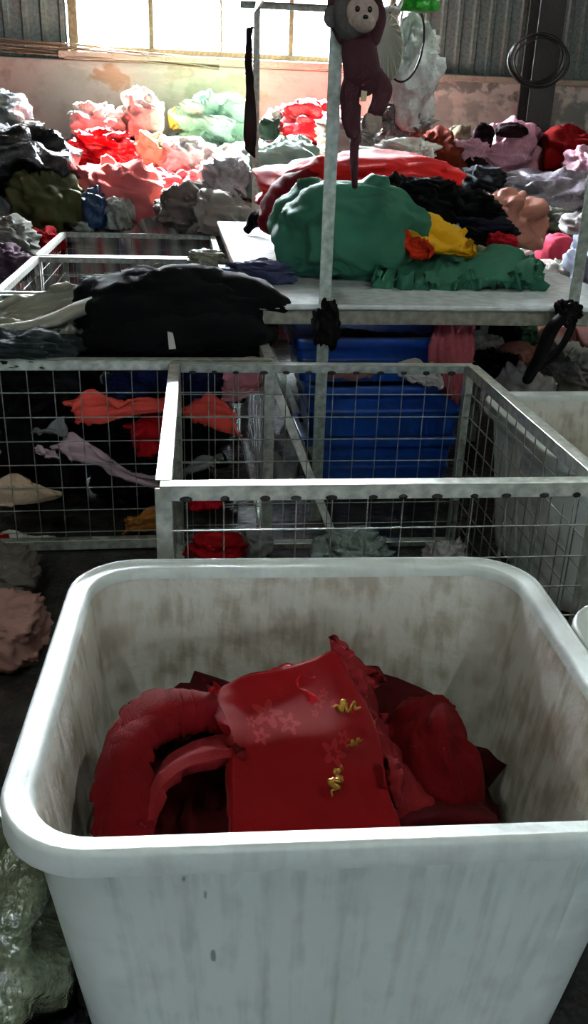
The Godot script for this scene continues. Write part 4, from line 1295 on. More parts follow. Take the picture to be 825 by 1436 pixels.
# ------------------------------------------------------------------ bags heaped below the window
func build_heap_bags():
	var gl := "bags heaped below the window"
	var white := film("white_film", Color(0.88, 0.88, 0.87))
	var K := {"fold": 0.10, "fine": 0.05, "ff": 1.9}
	bag("black_bag", Vector3(-1.359, 1.224, -8.000), Vector3(0.474, 0.312, 0.450), film("black_film", Color(0.02, 0.022, 0.022), 0.28), {"seed": 201, "fold": 0.10, "fine": 0.04, "flow": Vector3(1, 0.7, 0)}, "big black plastic bag at the left of the heap", "bag", gl)
	bag("silver_bag", Vector3(-1.575, 1.647, -8.700), Vector3(0.239, 0.165, 0.300), film("silver_film", Color(0.62, 0.65, 0.66), 0.25), {"seed": 202, "fold": 0.10}, "silver-grey bag at the far left behind the black bag", "bag", gl)
	bag("white_frill", Vector3(-1.276, 1.501, -8.300), Vector3(0.119, 0.065, 0.150), mat("white_cloth", Color.WHITE), {"seed": 203, "fold": 0.3, "ff": 3.0, "lat": 26, "lon": 40}, "small white frill on top of the black bag", "clothing", gl)
	bag("olive_sack", Vector3(-1.106, 0.919, -7.750), Vector3(0.310, 0.294, 0.300), cloth("olive", Color(0.25, 0.25, 0.15), 0.7), {"seed": 204, "fold": 0.05, "fine": 0.01}, "smooth olive sack below the black bag", "sack", gl)
	bag("grey_fleece", Vector3(-1.332, 0.739, -7.000), Vector3(0.229, 0.174, 0.250), mat("fleece", Color(0.40, 0.40, 0.37), 0.95, "knit"), {"seed": 205, "fold": 0.2, "ff": 2.6}, "mottled grey fleece at the left edge by the farthest cage", "clothing", gl)
	bag("red_cloth", Vector3(-1.063, 0.689, -7.250), Vector3(0.147, 0.116, 0.150), cloth("red_plain", Color.RED), {"seed": 206, "fold": 0.15}, "red cloth beside the corner of the farthest cage", "clothing", gl)
	bag("mauve_cloth", Vector3(-1.249, 0.632, -6.500), Vector3(0.171, 0.135, 0.200), cloth("mauve", Color(0.30, 0.22, 0.27)), {"seed": 207, "fold": 0.15}, "mauve cloth at the left edge below the grey fleece", "clothing", gl)
	bag("coral_blanket", Vector3(-0.534, 0.989, -8.000), Vector3(0.367, 0.306, 0.300), cloth("coral_pink", Color(0.86, 0.44, 0.44)), {"seed": 208, "fold": 0.12, "flow": Vector3(0.5, 1, 0), "stretch": 0.85, "flat": 0.9}, "coral pink blanket arching over a blue bag in the heap", "blanket", gl)
	bag("blue_bag", Vector3(-0.694, 0.921, -7.660), Vector3(0.115, 0.173, 0.140), film("blue_film", Color(0.03, 0.20, 0.36), 0.4), {"seed": 209, "fold": 0.05}, "blue bag under the coral pink blanket", "bag", gl)
	bag("pale_bag", Vector3(-0.511, 0.891, -7.660), Vector3(0.116, 0.140, 0.140), film("pale_film", Color(0.55, 0.58, 0.56), 0.4), {"seed": 210, "fold": 0.08}, "pale grey bag right of the blue bag", "bag", gl)
	bag("grey_bag", Vector3(-0.807, 0.784, -7.600), Vector3(0.086, 0.067, 0.120), film("pale_film", Color.WHITE), {"seed": 211, "fold": 0.1, "lat": 26, "lon": 40}, "small pale bag below the blue bag", "bag", gl)
	bag("white_clear_bag", Vector3(-0.740, 1.568, -8.950), Vector3(0.221, 0.152, 0.220), white, {"seed": 212, "fold": 0.14, "fine": 0.07, "flow": Vector3(0.3, 1, 0)}, "white plastic bag under the brown wall stain", "bag", gl)
	bag("red_film_bag", Vector3(-0.692, 1.351, -8.600), Vector3(0.297, 0.167, 0.250), film("red_film", Color(0.72, 0.03, 0.08), 0.22), {"seed": 213, "fold": 0.2, "fine": 0.1, "ff": 2.2}, "crumpled glossy red plastic bag above the coral blanket", "bag", gl)
	bag("white_upright_bag", Vector3(-0.342, 1.635, -9.000), Vector3(0.204, 0.207, 0.220), film("white_pink_film", Color(0.88, 0.80, 0.79)), {"seed": 214, "fold": 0.06, "knot": Vector3(-0.1, 1, 0.1), "neck": 0.15, "pleat": 0.05}, "upright white-pink bag leaning at the wall below the window", "bag", gl)
	bag("cream_bag", Vector3(-0.251, 1.355, -8.700), Vector3(0.175, 0.164, 0.200), mat("cream", Color.WHITE), {"seed": 215, "fold": 0.15, "fine": 0.06}, "cream bundle right of the glossy red bag", "bundle", gl)
	bag("mint_bag", Vector3(0.349, 1.593, -9.000), Vector3(0.316, 0.238, 0.280), film("mint_film", Color(0.66, 0.86, 0.76), 0.3), {"seed": 216, "fold": 0.16, "flow": Vector3(0.2, 1, 0), "big": 0.35}, "pale mint plastic heap below the window", "bag", gl)
	bag("yellow_bundle", Vector3(-0.005, 1.628, -9.050), Vector3(0.080, 0.105, 0.120), cloth("pale_yellow", Color(0.80, 0.66, 0.30)), {"seed": 217, "fold": 0.15, "lat": 26, "lon": 40}, "small yellowish bundle left of the mint plastic", "bundle", gl)
	bag("white_laundry_bag", Vector3(0.059, 1.301, -8.550), Vector3(0.251, 0.168, 0.280), white, {"seed": 218, "fold": 0.15, "fine": 0.07}, "white bag in the sunlit middle of the heap", "bag", gl)
	bag("white_glare_bag", Vector3(0.457, 1.307, -8.500), Vector3(0.214, 0.150, 0.280), white, {"seed": 219, "fold": 0.12, "fine": 0.06}, "white bag left of the thin rear table post", "bag", gl)
	bag("rose_cloth", Vector3(-0.079, 1.095, -8.200), Vector3(0.218, 0.144, 0.220), cloth("rose", Color(0.80, 0.36, 0.39)), {"seed": 220, "fold": 0.12}, "rose red cloth right of the coral blanket", "clothing", gl)
	bag("pink_cloth", Vector3(0.299, 1.149, -8.250), Vector3(0.284, 0.133, 0.250), cloth("light_pink", Color(0.83, 0.55, 0.56)), {"seed": 221, "fold": 0.15}, "light pink cloth behind the grey sack", "clothing", gl)
	bag("white_print_bag", Vector3(0.380, 1.174, -7.850), Vector3(0.181, 0.169, 0.200), film("lilac_film", Color(0.70, 0.66, 0.68), 0.4), {"seed": 222, "fold": 0.12, "sq": 0.7}, "whitish bag with dark marks right of the grey sack", "bag", gl)
	bag("grey_sack", Vector3(0.039, 0.945, -7.620), Vector3(0.234, 0.179, 0.240), cloth("warm_grey", Color(0.42, 0.39, 0.37)), {"seed": 223, "fold": 0.12, "fine": 0.05}, "warm grey sack right behind the farthest cage", "sack", gl)
	bag("striped_cloth", Vector3(0.290, 0.907, -7.500), Vector3(0.242, 0.175, 0.220), cloth("pale_grey", Color(0.58, 0.56, 0.54)), {"seed": 224, "fold": 0.16, "ff": 2.4, "flow": Vector3(0.6, 0.8, 0), "stretch": 0.9}, "pale grey ribbed cloth at the left corner of the table end", "clothing", gl)
	bag("mint_white_bundle", Vector3(0.879, 1.235, -7.900), Vector3(0.353, 0.267, 0.320), cloth("mint_white", Color(0.68, 0.76, 0.71)), {"seed": 225, "fold": 0.15, "ff": 2.2, "flow": Vector3(0.8, 0.5, 0), "stretch": 0.8, "fine": 0.05}, "crumpled mint-white bundle behind the rear table post", "bundle", gl)
	bag("dark_green_cloth", Vector3(0.807, 1.570, -8.600), Vector3(0.091, 0.104, 0.100), cloth("bottle_green", Color(0.06, 0.11, 0.09)), {"seed": 226, "fold": 0.1, "lat": 26, "lon": 40, "sq": 0.7}, "dark green cloth scrap right of the rear table post", "clothing", gl)
	bag("white_red_bag", Vector3(0.970, 1.606, -8.900), Vector3(0.163, 0.169, 0.220), white, {"seed": 227, "fold": 0.08}, "white bag left of the red bag below the window end", "bag", gl)
	bag("red_bag", Vector3(1.221, 1.592, -8.750), Vector3(0.282, 0.213, 0.280), film("strawberry", Color(0.72, 0.05, 0.12), 0.4), {"seed": 228, "fold": 0.08}, "strawberry red bag behind the front table post", "bag", gl)
	bag("pink_white_bundle", Vector3(1.476, 1.518, -8.300), Vector3(0.290, 0.175, 0.300), cloth("pink_white", Color(0.76, 0.66, 0.64)), {"seed": 229, "fold": 0.18, "fine": 0.07}, "pinkish white bundle behind the hanging toy monkey", "bundle", gl)
	bag("white_grey_bundle", Vector3(1.821, 1.530, -8.100), Vector3(0.255, 0.172, 0.300), cloth("grey_white", Color(0.62, 0.60, 0.60)), {"seed": 230, "fold": 0.2, "fine": 0.08, "ff": 2.3}, "grey-white bundle below the hanging white bag", "bundle", gl)
	bag("rust_bag", Vector3(2.287, 1.383, -8.200), Vector3(0.204, 0.203, 0.250), cloth("rust", Color(0.40, 0.13, 0.07)), {"seed": 231, "fold": 0.12}, "rust brown bag left of the pink knotted bag", "bag", gl)
	bag("khaki_bag", Vector3(2.629, 1.473, -8.900), Vector3(0.221, 0.183, 0.250), cloth("khaki", Color(0.42, 0.40, 0.32)), {"seed": 232, "fold": 0.08}, "khaki bag behind the rust brown one", "bag", gl)
	# the big knotted pink bag
	var pm := film("pink_film", Color(0.74, 0.52, 0.60), 0.35)
	var c := Vector3(3.007, 1.370, -8.500)
	supports.append([c.x, c.z, c.y - 0.25])
	var t := thing("pink_bag", "big pink plastic bag knotted at the left, dark clothes showing", "bag", c, 0.0, gl)
	part("bag_body", blob(Vector3(0.36, 0.30, 0.32), {"seed": 233, "fold": 0.05, "fine": 0.035, "knot": Vector3(-0.62, 0.15, 0.75), "neck": 0.12, "pleat": 0.07, "flat": 0.9}), pm, t)
	part("bag_ear", blob(Vector3(0.18, 0.11, 0.05), {"seed": 234, "fold": 0.2, "flow": Vector3(0.6, 0.8, 0), "stretch": 0.9}), pm, t, Vector3(2.574, 1.435, -8.100) - c)
	var plum := cloth("plum", Color(0.10, 0.04, 0.06))
	part("dark_clothes", blob(Vector3(0.10, 0.12, 0.05), {"seed": 235, "fold": 0.05, "fine": 0.01, "big": 0.1, "sq": 1.0}), plum, t, Vector3(2.706, 1.567, -8.190) - c)
	part("dark_clothes", blob(Vector3(0.15, 0.07, 0.08), {"seed": 236, "fold": 0.05, "fine": 0.01, "big": 0.1, "sq": 1.0}), plum, t, Vector3(2.975, 1.628, -8.220) - c)
	part("dark_clothes", blob(Vector3(0.13, 0.12, 0.05), {"seed": 237, "fold": 0.05, "fine": 0.01, "big": 0.1, "sq": 1.0}), plum, t, Vector3(2.623, 1.301, -8.080) - c)
	bag("lavender_bag", Vector3(3.173, 1.119, -7.750), Vector3(0.417, 0.202, 0.360), film("lavender_film", Color(0.52, 0.49, 0.53), 0.33), {"seed": 240, "fold": 0.07, "fine": 0.04, "knot": Vector3(-1, 0.25, 0.3), "neck": 0.05, "pleat": 0.07, "flat": 0.9}, "greyish lavender plastic bag lying before the pink bag", "bag", gl)
	bag("red_sack", Vector3(3.678, 1.407, -8.500), Vector3(0.290, 0.247, 0.300), cloth("dark_red", Color(0.46, 0.04, 0.05)), {"seed": 241, "fold": 0.1}, "dark red sack right of the steel column foot", "sack", gl)
	bag("black_cloth_heap", Vector3(3.511, 1.433, -8.650), Vector3(0.161, 0.176, 0.200), mat("charcoal", Color.WHITE), {"seed": 242, "fold": 0.15}, "black cloth between the pink bag and the dark red sack", "clothing", gl)
	bag("pink_round_bag", Vector3(3.635, 1.378, -8.000), Vector3(0.174, 0.150, 0.220), film("pink_film", Color.WHITE), {"seed": 243, "fold": 0.08}, "pink bag at the right edge above the lavender bag", "bag", gl)
	bag("grey_green_bag", Vector3(2.925, 0.913, -7.000), Vector3(0.195, 0.138, 0.250), cloth("grey_green", Color(0.30, 0.31, 0.27)), {"seed": 244, "fold": 0.15}, "grey-green bundle below the lavender bag", "bundle", gl)
	bag("dark_bundle", Vector3(2.471, 1.226, -7.500), Vector3(0.185, 0.112, 0.250), cloth("dark_slate", Color(0.11, 0.12, 0.13)), {"seed": 245, "fold": 0.15}, "dark bundle in front of the pink knotted bag", "bundle", gl)
	bag("pink_cushion", Vector3(2.726, 0.814, -6.300), Vector3(0.142, 0.127, 0.140), cloth("bubblegum", Color(0.80, 0.26, 0.36)), {"seed": 246, "fold": 0.03, "fine": 0.01, "big": 0.06, "lat": 30, "lon": 44}, "round bubblegum pink cushion left of the right table post", "cushion", gl)
	bag("white_rag", Vector3(2.482, 0.740, -5.600), Vector3(0.093, 0.104, 0.140), mat("white_cloth", Color.WHITE), {"seed": 247, "fold": 0.2}, "white rag below the pink cushion", "clothing", gl)
	bag("white_bundle", Vector3(3.058, 0.942, -6.600), Vector3(0.171, 0.118, 0.200), mat("grey_white", Color.WHITE), {"seed": 248, "fold": 0.15}, "grey-white bundle at the right edge behind the right table post", "bundle", gl)
	bag("blue_print_bundle", Vector3(2.576, 0.851, -5.300), Vector3(0.150, 0.164, 0.250), cloth("pale_blue", Color(0.50, 0.53, 0.60)), {"seed": 249, "fold": 0.15}, "pale blue bundle at the right edge right of the post", "bundle", gl)

# the loose rags that fill the gaps: nobody could count them
func build_rag_heap():
	var v := PackedVector3Array()
	var ix := PackedInt32Array()
	var col := PackedColorArray()
	var cell := FastNoiseLite.new()
	cell.seed = 5
	cell.noise_type = FastNoiseLite.TYPE_CELLULAR
	cell.cellular_return_type = FastNoiseLite.RETURN_CELL_VALUE
	cell.frequency = 3.2
	cell.domain_warp_enabled = true
	cell.domain_warp_amplitude = 0.12
	cell.domain_warp_frequency = 3.0
	var pal := [Color(0.42, 0.40, 0.38), Color(0.10, 0.10, 0.11), Color(0.40, 0.10, 0.11), Color(0.50, 0.42, 0.38), Color(0.20, 0.22, 0.20), Color(0.48, 0.26, 0.27), Color(0.14, 0.13, 0.18), Color(0.55, 0.54, 0.52)]
	var x0 := -5.6
	var x1 := 6.6
	var z0 := -4.2
	var nx := 240
	var nzz := 120
	for j in nzz + 1:
		for i in nx + 1:
			var x := lerpf(x0, x1, float(i) / nx)
			var z := lerpf(z0, -9.47 - 0.0577 * x, float(j) / nzz)
			var sw := 0.0
			var sh := 0.0
			for s in supports:
				var d2: float = (x - s[0]) * (x - s[0]) + (z - s[1]) * (z - s[1])
				var w := 1.0 / (d2 * d2 + 0.004)
				sw += w
				sh += w * s[2]
			var h := sh / sw
			# clear of the table and the cages
			var clear := 1.0
			if x > -1.35 and x < 2.3:
				clear = smoothstep(-6.95, -7.55, z) if x > 0.3 else smoothstep(-7.42, -7.62, z)
				if x > 1.98:
					clear = maxf(clear, smoothstep(1.98, 2.3, x))
				if x < -1.0:
					clear = maxf(clear, smoothstep(-1.0, -1.3, x))
			clear *= smoothstep(-4.25, -4.9, z)
			clear *= smoothstep(0.22, 0.42, Vector2(x - 3.52, z + 9.15).length())
			var cv := cell.get_noise_2d(x, z)
			h += cv * 0.06 + 0.05 * (1.0 - 2.2 * absf(nz(Vector3(x * 5, z * 5, cv * 3)))) + 0.02 * nz(Vector3(x * 17, z * 17, cv * 9))
			v.append(Vector3(x, maxf(0.0, h) * clear - 0.03 * (1.0 - clear), z))
			col.append(pal[int(absf(cv) * 977.0) % pal.size()])
	for j in nzz:
		for i in nx:
			var a := j * (nx + 1) + i
			ix.append_array([a, a + nx + 1, a + 1, a + 1, a + nx + 1, a + nx + 2])
	var m := mat("rags", Color(1, 1, 1), 0.9, "cloth")
	m.vertex_color_use_as_albedo = true
	var o := single("rag_heap", commit(v, ix, PackedVector2Array(), col), m, Vector3.ZERO, "mixed loose rags filling the heap between the bags", "rags")
	o.set_meta("kind", "stuff")

# ------------------------------------------------------------------ things hanging from the table frame
func build_hanging_things():
	var fur := mat("monkey_fur", Color(0.23, 0.035, 0.085), 0.95, "knit")
	var grey := mat("monkey_grey", Color(0.30, 0.28, 0.27), 0.95, "knit")
	var face := mat("monkey_face", Color(0.66, 0.58, 0.54), 0.9, "knit")
	var blk := mat("eye_black", Color(0.01, 0.01, 0.01), 0.2, "none")
	var d := 3.36
	var t := thing("toy_monkey", "burgundy plush monkey with grey head hanging from the front table post", "soft toy", Vector3(0.648, 1.574, -3.360))
	var org: Vector3 = t.position
	var L := {"wrinkle": 0.05, "seg": 18, "seed": 3}
	part("torso", limb([Vector3(0.622, 1.870, -3.350) - org, Vector3(0.629, 1.812, -3.350) - org, Vector3(0.645, 1.746, -3.360) - org, Vector3(0.659, 1.717, -3.360) - org], [0.050, 0.062, 0.068, 0.055], L), fur, t)
	var head := part("head", blob(Vector3(0.077, 0.080, 0.068), {"seed": 2, "big": 0.03, "fold": 0.02, "fine": 0.03, "ff": 3.0, "flat": 1.2, "sq": 1.0, "lat": 30, "lon": 44}), grey, t, Vector3(0.602, 1.924, -3.340) - org)
	part("face", blob(Vector3(0.056, 0.052, 0.030), {"seed": 3, "big": 0.02, "fold": 0.0, "fine": 0.01, "flat": 1.2, "sq": 1.0, "lat": 24, "lon": 36}), face, head, Vector3(0.018, 0.004, 0.052))
	part("muzzle", blob(Vector3(0.040, 0.030, 0.026), {"seed": 4, "big": 0.02, "fold": 0.0, "fine": 0.01, "flat": 1.2, "sq": 1.0, "lat": 24, "lon": 36}), face, head, Vector3(0.022, -0.026, 0.070))
	for e in [[-0.004, 0.012], [0.038, 0.012]]:
		part("eye", blob(Vector3(0.0085, 0.0095, 0.006), {"big": 0.0, "fold": 0.0, "fine": 0.0, "flat": 1.5, "sq": 1.0, "lat": 10, "lon": 14}), blk, head, Vector3(e[0], e[1], 0.080))
	part("nose", blob(Vector3(0.010, 0.007, 0.006), {"big": 0.0, "fold": 0.0, "fine": 0.0, "flat": 1.5, "sq": 1.0, "lat": 10, "lon": 14}), blk, head, Vector3(0.022, -0.012, 0.094))
	for s in [-1, 1]:
		part("ear", blob(Vector3(0.028, 0.034, 0.014), {"seed": 6, "big": 0.03, "fold": 0.0, "fine": 0.02, "flat": 1.5, "sq": 1.0, "lat": 16, "lon": 24}), grey if s < 0 else face, head, Vector3(s * 0.078, -0.006, 0.0))
	part("arm", limb([Vector3(0.667, 1.856, -3.340) - org, Vector3(0.686, 1.910, -3.330) - org, Vector3(0.674, 1.965, -3.350) - org, Vector3(0.649, 2.057, -3.420) - org], [0.030, 0.028, 0.027, 0.024], L), fur, t)
	part("arm", limb([Vector3(0.582, 1.861, -3.360) - org, Vector3(0.556, 1.911, -3.400) - org, Vector3(0.546, 1.978, -3.420) - org, Vector3(0.577, 2.053, -3.420) - org], [0.030, 0.027, 0.026, 0.024], L), fur, t)
	part("leg", limb([Vector3(0.620, 1.729, -3.360) - org, Vector3(0.604, 1.676, -3.350) - org, Vector3(0.607, 1.619, -3.350) - org, Vector3(0.625, 1.559, -3.360) - org], [0.042, 0.036, 0.032, 0.028], L), fur, t)
	part("leg", limb([Vector3(0.686, 1.741, -3.360) - org, Vector3(0.715, 1.703, -3.340) - org, Vector3(0.706, 1.656, -3.330) - org, Vector3(0.691, 1.622, -3.330) - org], [0.040, 0.036, 0.030, 0.026], L), fur, t)
	part("paw", blob(Vector3(0.036, 0.038, 0.030), {"seed": 8, "big": 0.06, "fold": 0.03, "flat": 1.4, "sq": 1.0, "lat": 20, "lon": 30}), face, t, Vector3(0.685, 1.594, -3.330) - org)
	part("tail", limb([Vector3(0.634, 1.644, -3.380) - org, Vector3(0.633, 1.550, -3.370) - org, Vector3(0.635, 1.466, -3.370) - org, Vector3(0.643, 1.376, -3.370) - org], [0.018, 0.018, 0.016, 0.011], L), fur, t)
	var chest := part("belly_tag", sheet([[Vector3(0.638, 1.710, -3.315), Vector3(0.658, 1.711, -3.315)], [Vector3(0.636, 1.661, -3.315), Vector3(0.657, 1.661, -3.315)]], org, {"nu": 6, "nv": 6, "amp": 0.002, "thick": 0.002, "ragged": 0.0}), mat("cream", Color.WHITE), t)
	chest.name = "cloth_tag"

	# a tie hung on the rear post
	var tie := cloth("tie_brown", Color(0.10, 0.07, 0.07))
	cloth_piece("hanging_tie", [
		[Vector3(0.482, 2.217, -6.860), Vector3(0.521, 2.226, -6.850)],
		[Vector3(0.469, 2.009, -6.860), Vector3(0.523, 2.011, -6.850)],
		[Vector3(0.481, 1.806, -6.860), Vector3(0.540, 1.807, -6.840)],
		[Vector3(0.467, 1.525, -6.860), Vector3(0.559, 1.528, -6.840)],
		[Vector3(0.484, 1.420, -6.860), Vector3(0.545, 1.374, -6.840)]], tie, {"nu": 8, "nv": 60, "amp": 0.004, "freq": 6.0, "thick": 0.012, "ragged": 0.002, "flow": Vector2(0.5, 1)}, "dark brown tie hung along the rear table post", "tie")
	# ribbed oval fan
	var pale := mat("straw", Color(0.70, 0.68, 0.63), 0.8, "none")
	var fan := thing("ribbed_fan", "pale oval ribbed fan hanging right of the toy monkey", "fan", Vector3(0.998, 1.823, -4.600))
	org = fan.position
	var v := PackedVector3Array()
	var ix := PackedInt32Array()
	var c := Vector3(0.990, 1.929, -4.600) - org
	var nn := 96
	v.append(c + Vector3(0, 0.10, 0.0))
	v.append(c + Vector3(0, 0.10, -0.012))
	for i in nn:
		var a := TAU * i / nn
		var p := c + Vector3(cos(a) * 0.078, sin(a) * 0.145, 0.014 * (1 if i % 4 < 2 else -1))
		v.append(p)
		v.append(p + Vector3(0, 0, -0.012))
	for i in nn:
		var a2 := 2 + i * 2
		var b2 := 2 + ((i + 1) % nn) * 2
		ix.append_array([0, b2, a2, 1, a2 + 1, b2 + 1, a2, b2, a2 + 1, b2, b2 + 1, a2 + 1])
	part("pleats", commit(v, ix), pale, fan)
	part("hoop", hoop(c, 0.08, 0.147, 0.005), pale, fan)
	part("hanger", limb([c + Vector3(0, 0.145, 0), c + Vector3(0.03, 0.30, 0), c + Vector3(0.05, 0.52, 0)], [0.004, 0.004, 0.004], {"seg": 6}), pale, fan)
	# white carrier bag hanging behind it
	var wb := mat("carrier_film", Color(0.92, 0.93, 0.93), 0.4, "plastic", {"back": Color(0.6, 0.6, 0.6)})
	var hb := thing("white_carrier_bag", "white carrier bag hanging from the rear frame by the wall", "bag", Vector3(1.394, 1.658, -5.600))
	org = hb.position
	part("bag_body", blob(Vector3(0.16, 0.28, 0.10), {"seed": 260, "fold": 0.13, "fine": 0.06, "flow": Vector3(0.1, 1, 0), "stretch": 0.85, "knot": Vector3(-0.15, 1, 0), "neck": 0.25, "pleat": 0.12, "flat": 1.0}), wb, hb, Vector3(1.376, 1.862, -5.600) - org)
	part("handle", limb([Vector3(1.338, 2.010, -5.600) - org, Vector3(1.286, 2.125, -5.600) - org, Vector3(1.307, 2.374, -5.600) - org], [0.03, 0.015, 0.012], {"flat": 0.5, "wrinkle": 0.1}), wb, hb)
	single("white_paper_strip", limb([Vector3(0.998, 2.115, -5.000), Vector3(1.078, 2.150, -5.000), Vector3(1.133, 2.159, -5.000), Vector3(1.152, 2.285, -5.000)], [0.02, 0.04, 0.03, 0.02], {"flat": 0.35, "wrinkle": 0.15}), wb, Vector3.ZERO, "white plastic strip hanging at the top beside the monkey arm", "plastic strip")
	single("green_bag", blob(Vector3(0.10, 0.09, 0.07), {"seed": 263, "fold": 0.12}), film("bright_green", Color(0.08, 0.60, 0.06), 0.35), Vector3(1.275, 2.237, -5.200), "bright green bag peeking in at the top edge", "bag")
	var lp: Array = []
	var lr: Array = []
	for i in 17:
		var a3 := TAU * i / 16.0
		lp.append(Vector3(1.238, 2.033, -5.300) + Vector3(cos(a3) * 0.115, sin(a3) * 0.20, 0.02 * sin(a3 * 2.0)))
		lr.append(0.006)
	single("cord_loop", limb(lp, lr, {"seg": 6, "steps": 3}), mat("rubber", Color.BLACK), Vector3.ZERO, "black cord loop hanging round the white carrier bag", "cord")
	single("torn_wrapping", blob(Vector3(0.13, 0.10, 0.08), {"seed": 266, "fold": 0.3, "fine": 0.12, "ff": 2.6}), film("grey_film", Color(0.46, 0.45, 0.44), 0.3), Vector3(1.353, 1.630, -5.600), "torn grey wrapping below the white carrier bag", "wrapping")

func hoop(c: Vector3, rx: float, ry: float, r: float) -> ArrayMesh:
	var pts: Array = []
	var rad: Array = []
	for i in 33:
		var a := TAU * i / 32.0
		pts.append(c + Vector3(cos(a) * rx, sin(a) * ry, 0))
		rad.append(r)
	return limb(pts, rad, {"seg": 6, "steps": 2})

# ------------------------------------------------------------------ under and beside the table
func build_under_table():
	var blk := cloth("black_strap", Color(0.02, 0.018, 0.016), 0.7)
	var pink := cloth("dusty_rose", Color(0.55, 0.26, 0.29))
	var t := thing("black_straps", "black straps tied to the right table post in a V", "strap", Vector3(1.400, 0.669, -3.300))
	var org: Vector3 = t.position
	part("strap", limb([Vector3(1.551, 0.919, -3.380) - org, Vector3(1.486, 0.859, -3.360) - org, Vector3(1.441, 0.747, -3.340) - org, Vector3(1.394, 0.657, -3.320) - org], [0.030, 0.036, 0.034, 0.028], {"flat": 0.5, "wrinkle": 0.06}), blk, t)
	part("strap", limb([Vector3(1.559, 0.925, -3.380) - org, Vector3(1.568, 0.874, -3.360) - org, Vector3(1.521, 0.777, -3.340) - org, Vector3(1.437, 0.705, -3.330) - org], [0.022, 0.022, 0.020, 0.024], {"flat": 0.5, "wrinkle": 0.06}), blk, t)
	part("knot", blob(Vector3(0.05, 0.045, 0.045), {"seed": 3, "fold": 0.15, "flat": 1.3}), blk, t, Vector3(1.556, 0.917, -3.390) - org)
	single("black_wrap", blob(Vector3(0.05, 0.085, 0.05), {"seed": 271, "fold": 0.14, "flat": 1.2}), blk, Vector3(0.570, 0.854, -3.430), "black rag tied round the front table post under the top", "rag")
	cloth_piece("dusty_rose_cloth", [
		[Vector3(1.077, 0.828, -3.620), Vector3(1.120, 0.835, -3.600), Vector3(1.174, 0.832, -3.600), Vector3(1.235, 0.826, -3.620)],
		[Vector3(1.043, 0.764, -3.520), Vector3(1.089, 0.769, -3.500), Vector3(1.151, 0.769, -3.500), Vector3(1.204, 0.764, -3.520)],
		[Vector3(1.023, 0.672, -3.460), Vector3(1.073, 0.668, -3.440), Vector3(1.144, 0.668, -3.440), Vector3(1.190, 0.669, -3.460)],
		[Vector3(1.068, 0.601, -3.440), Vector3(1.099, 0.567, -3.430), Vector3(1.155, 0.536, -3.430), Vector3(1.189, 0.567, -3.450)]], pink, {"amp": 0.016, "freq": 14.0, "thick": 0.015, "seed": 31, "flow": Vector2(1.3, 0.2)}, "dusty rose cloth hanging over the blue crates", "clothing")
	cloth_piece("grey_white_cloth", [[Vector3(0.878, 0.692, -3.420), Vector3(0.975, 0.702, -3.450), Vector3(1.046, 0.688, -3.460)], [Vector3(0.890, 0.669, -3.390), Vector3(0.972, 0.655, -3.400), Vector3(1.055, 0.640, -3.410)], [Vector3(0.935, 0.640, -3.390), Vector3(1.001, 0.607, -3.400), Vector3(1.072, 0.594, -3.410)]], mat("grey_white", Color.WHITE), {"amp": 0.012, "freq": 16.0, "thick": 0.012, "seed": 33, "nu": 24, "nv": 20}, "grey-white cloth slung over the front of the blue crates", "clothing")
	cloth_piece("brown_strip", [[Vector3(0.592, 0.631, -3.565), Vector3(0.699, 0.637, -3.565), Vector3(0.792, 0.630, -3.565)], [Vector3(0.591, 0.615, -3.555), Vector3(0.698, 0.621, -3.555), Vector3(0.792, 0.611, -3.555)]], cloth("brown_pink", Color(0.36, 0.24, 0.23)), {"amp": 0.006, "freq": 18.0, "thick": 0.01, "seed": 35, "nu": 24, "nv": 8}, "brownish strip lying along the blue crate rim", "cloth scrap")
	single("dark_contents", blob(Vector3(0.30, 0.07, 0.15), {"seed": 272, "fold": 0.14}), mat("charcoal", Color.WHITE), Vector3(0.90, 0.66, -3.83), "dark clothes inside the top blue crate", "clothing")
	var g := "bundles under the table"
	bag("white_sheet_bundle", Vector3(1.358, 0.447, -4.900), Vector3(0.111, 0.126, 0.200), mat("white_cloth", Color.WHITE), {"seed": 281, "fold": 0.08}, "white bundle under the table behind the blue crates", "bundle", g, false)
	bag("black_bundle", Vector3(1.697, 0.548, -4.600), Vector3(0.127, 0.104, 0.200), mat("charcoal", Color.WHITE), {"seed": 282, "fold": 0.16}, "black bundle under the table right of the rose cloth", "bundle", g, false)
	bag("white_towel", Vector3(1.553, 0.544, -4.300), Vector3(0.096, 0.085, 0.120), mat("white_cloth", Color.WHITE), {"seed": 283, "fold": 0.16}, "white towel under the table between rose cloth and straps", "bundle", g, false)
	bag("peach_bag", Vector3(1.652, 0.543, -4.100), Vector3(0.085, 0.080, 0.140), mat("peach", Color.WHITE), {"seed": 284, "fold": 0.06}, "round peach bag left of the black straps", "bag", g, false)
	bag("green_bundle", Vector3(1.871, 0.563, -4.700), Vector3(0.084, 0.077, 0.160), cloth("moss", Color(0.16, 0.26, 0.18)), {"seed": 285, "fold": 0.14}, "mossy green bundle above the peach bag", "bundle", g, false)
	bag("rose_bundle", Vector3(2.188, 0.437, -4.900), Vector3(0.160, 0.152, 0.250), cloth("pale_rose", Color(0.62, 0.42, 0.40)), {"seed": 286, "fold": 0.1}, "pale rose bundle behind the black straps", "bundle", g, false)
	bag("grey_fur_bundle", Vector3(1.936, 0.486, -4.050), Vector3(0.210, 0.130, 0.250), mat("fluff", Color(0.52, 0.50, 0.48), 0.9, "knit"), {"seed": 287, "fold": 0.25, "ff": 3.2, "fine": 0.08}, "shaggy grey bundle behind the empty white bin", "bundle", g, false)
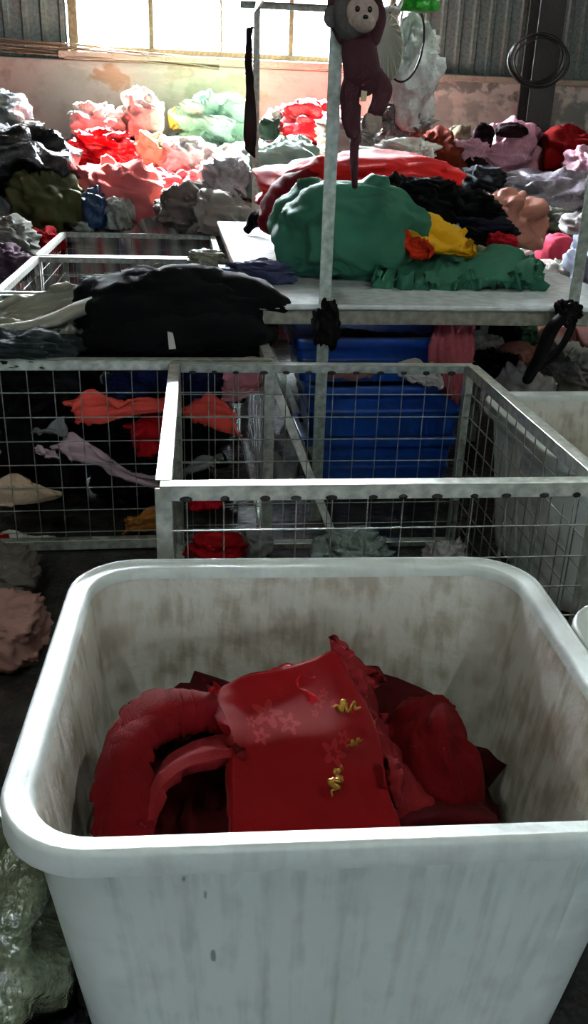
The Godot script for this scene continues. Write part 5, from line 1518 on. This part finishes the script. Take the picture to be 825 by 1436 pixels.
	bag("black_lace_bundle", Vector3(1.499, 0.555, -3.950), Vector3(0.093, 0.060, 0.120), mat("charcoal", Color.WHITE), {"seed": 288, "fold": 0.3, "ff": 3.0}, "black frilly bundle at the back corner of the near cage", "bundle", g, false)
	bag("grey_cover", Vector3(1.553, 0.455, -3.750), Vector3(0.138, 0.147, 0.140), mat("grey_white", Color.WHITE), {"seed": 289, "fold": 0.1}, "grey-white bundle under the black straps", "bundle", g, false)
	var ob := thing("orange_box", "orange-brown cardboard box at the right edge under the table level", "box", Vector3(Vector3(2.406, 0.545, -4.700).x, 0, -4.7))
	var card := mat("card", Color(0.50, 0.20, 0.10), 0.8, "soft", {"scale": 3.0})
	part("carton", chamfer_box(Vector3(0.34, 0.80, 0.3), 0.006), card, ob, Vector3(0.0, 0.40, 0))
	part("flap", chamfer_box(Vector3(0.34, 0.006, 0.14), 0.002), card, ob, Vector3(0, 0.804, 0.07))

# ------------------------------------------------------------------ on the floor at the left
func build_floor_scraps():
	var pink := cloth("pale_pink", Color(0.70, 0.53, 0.50))
	bag("pink_floor_cloth", Vector3(-0.612, 0.083, -2.450), Vector3(0.156, 0.094, 0.150), pink, {"seed": 306, "fold": 0.12, "ff": 2.6, "big": 0.10, "sq": 0.65, "flow": Vector3(1, 0.2, 0), "stretch": 0.9, "flat": 0.8}, "pale pink cloth folded on the floor left of the near bin", "clothing", "", false)
	bag("grey_floor_rag", Vector3(-0.656, 0.066, -2.850), Vector3(0.111, 0.069, 0.180), mat("warm_grey", Color.WHITE), {"seed": 301, "fold": 0.2, "ff": 2.0}, "warm grey rag on the floor by the stuffed cage", "clothing", "", false)
	bag("dark_floor_rag", Vector3(-0.666, 0.035, -2.750), Vector3(0.084, 0.034, 0.150), mat("plum", Color.WHITE), {"seed": 302, "fold": 0.2}, "dark plum rag between the grey rag and the pink cloth", "clothing", "", false)
	bag("clear_plastic_bag", Vector3(-0.46, 0.26, -1.12), Vector3(0.20, 0.28, 0.22), film("olive_clear", Color(0.34, 0.36, 0.28), 0.2), {"seed": 303, "fold": 0.14, "fine": 0.06, "flow": Vector3(0.2, 1, 0.2), "stretch": 0.85, "flat": 0.92}, "crinkled olive-grey plastic bag left of the near bin", "bag", "", false)
	bag("black_floor_rag", Vector3(-0.30, 0.06, -0.98), Vector3(0.13, 0.075, 0.16), mat("charcoal", Color.WHITE), {"seed": 304, "fold": 0.18}, "black rag on the floor at the near bin's left corner", "clothing", "", false)
	bag("blue_floor_rag", Vector3(-0.36, 0.11, -0.92), Vector3(0.06, 0.04, 0.05), mat("deep_blue", Color.WHITE), {"seed": 305, "fold": 0.18, "lat": 24, "lon": 36}, "small blue rag on the black one by the near bin", "clothing", "", false)
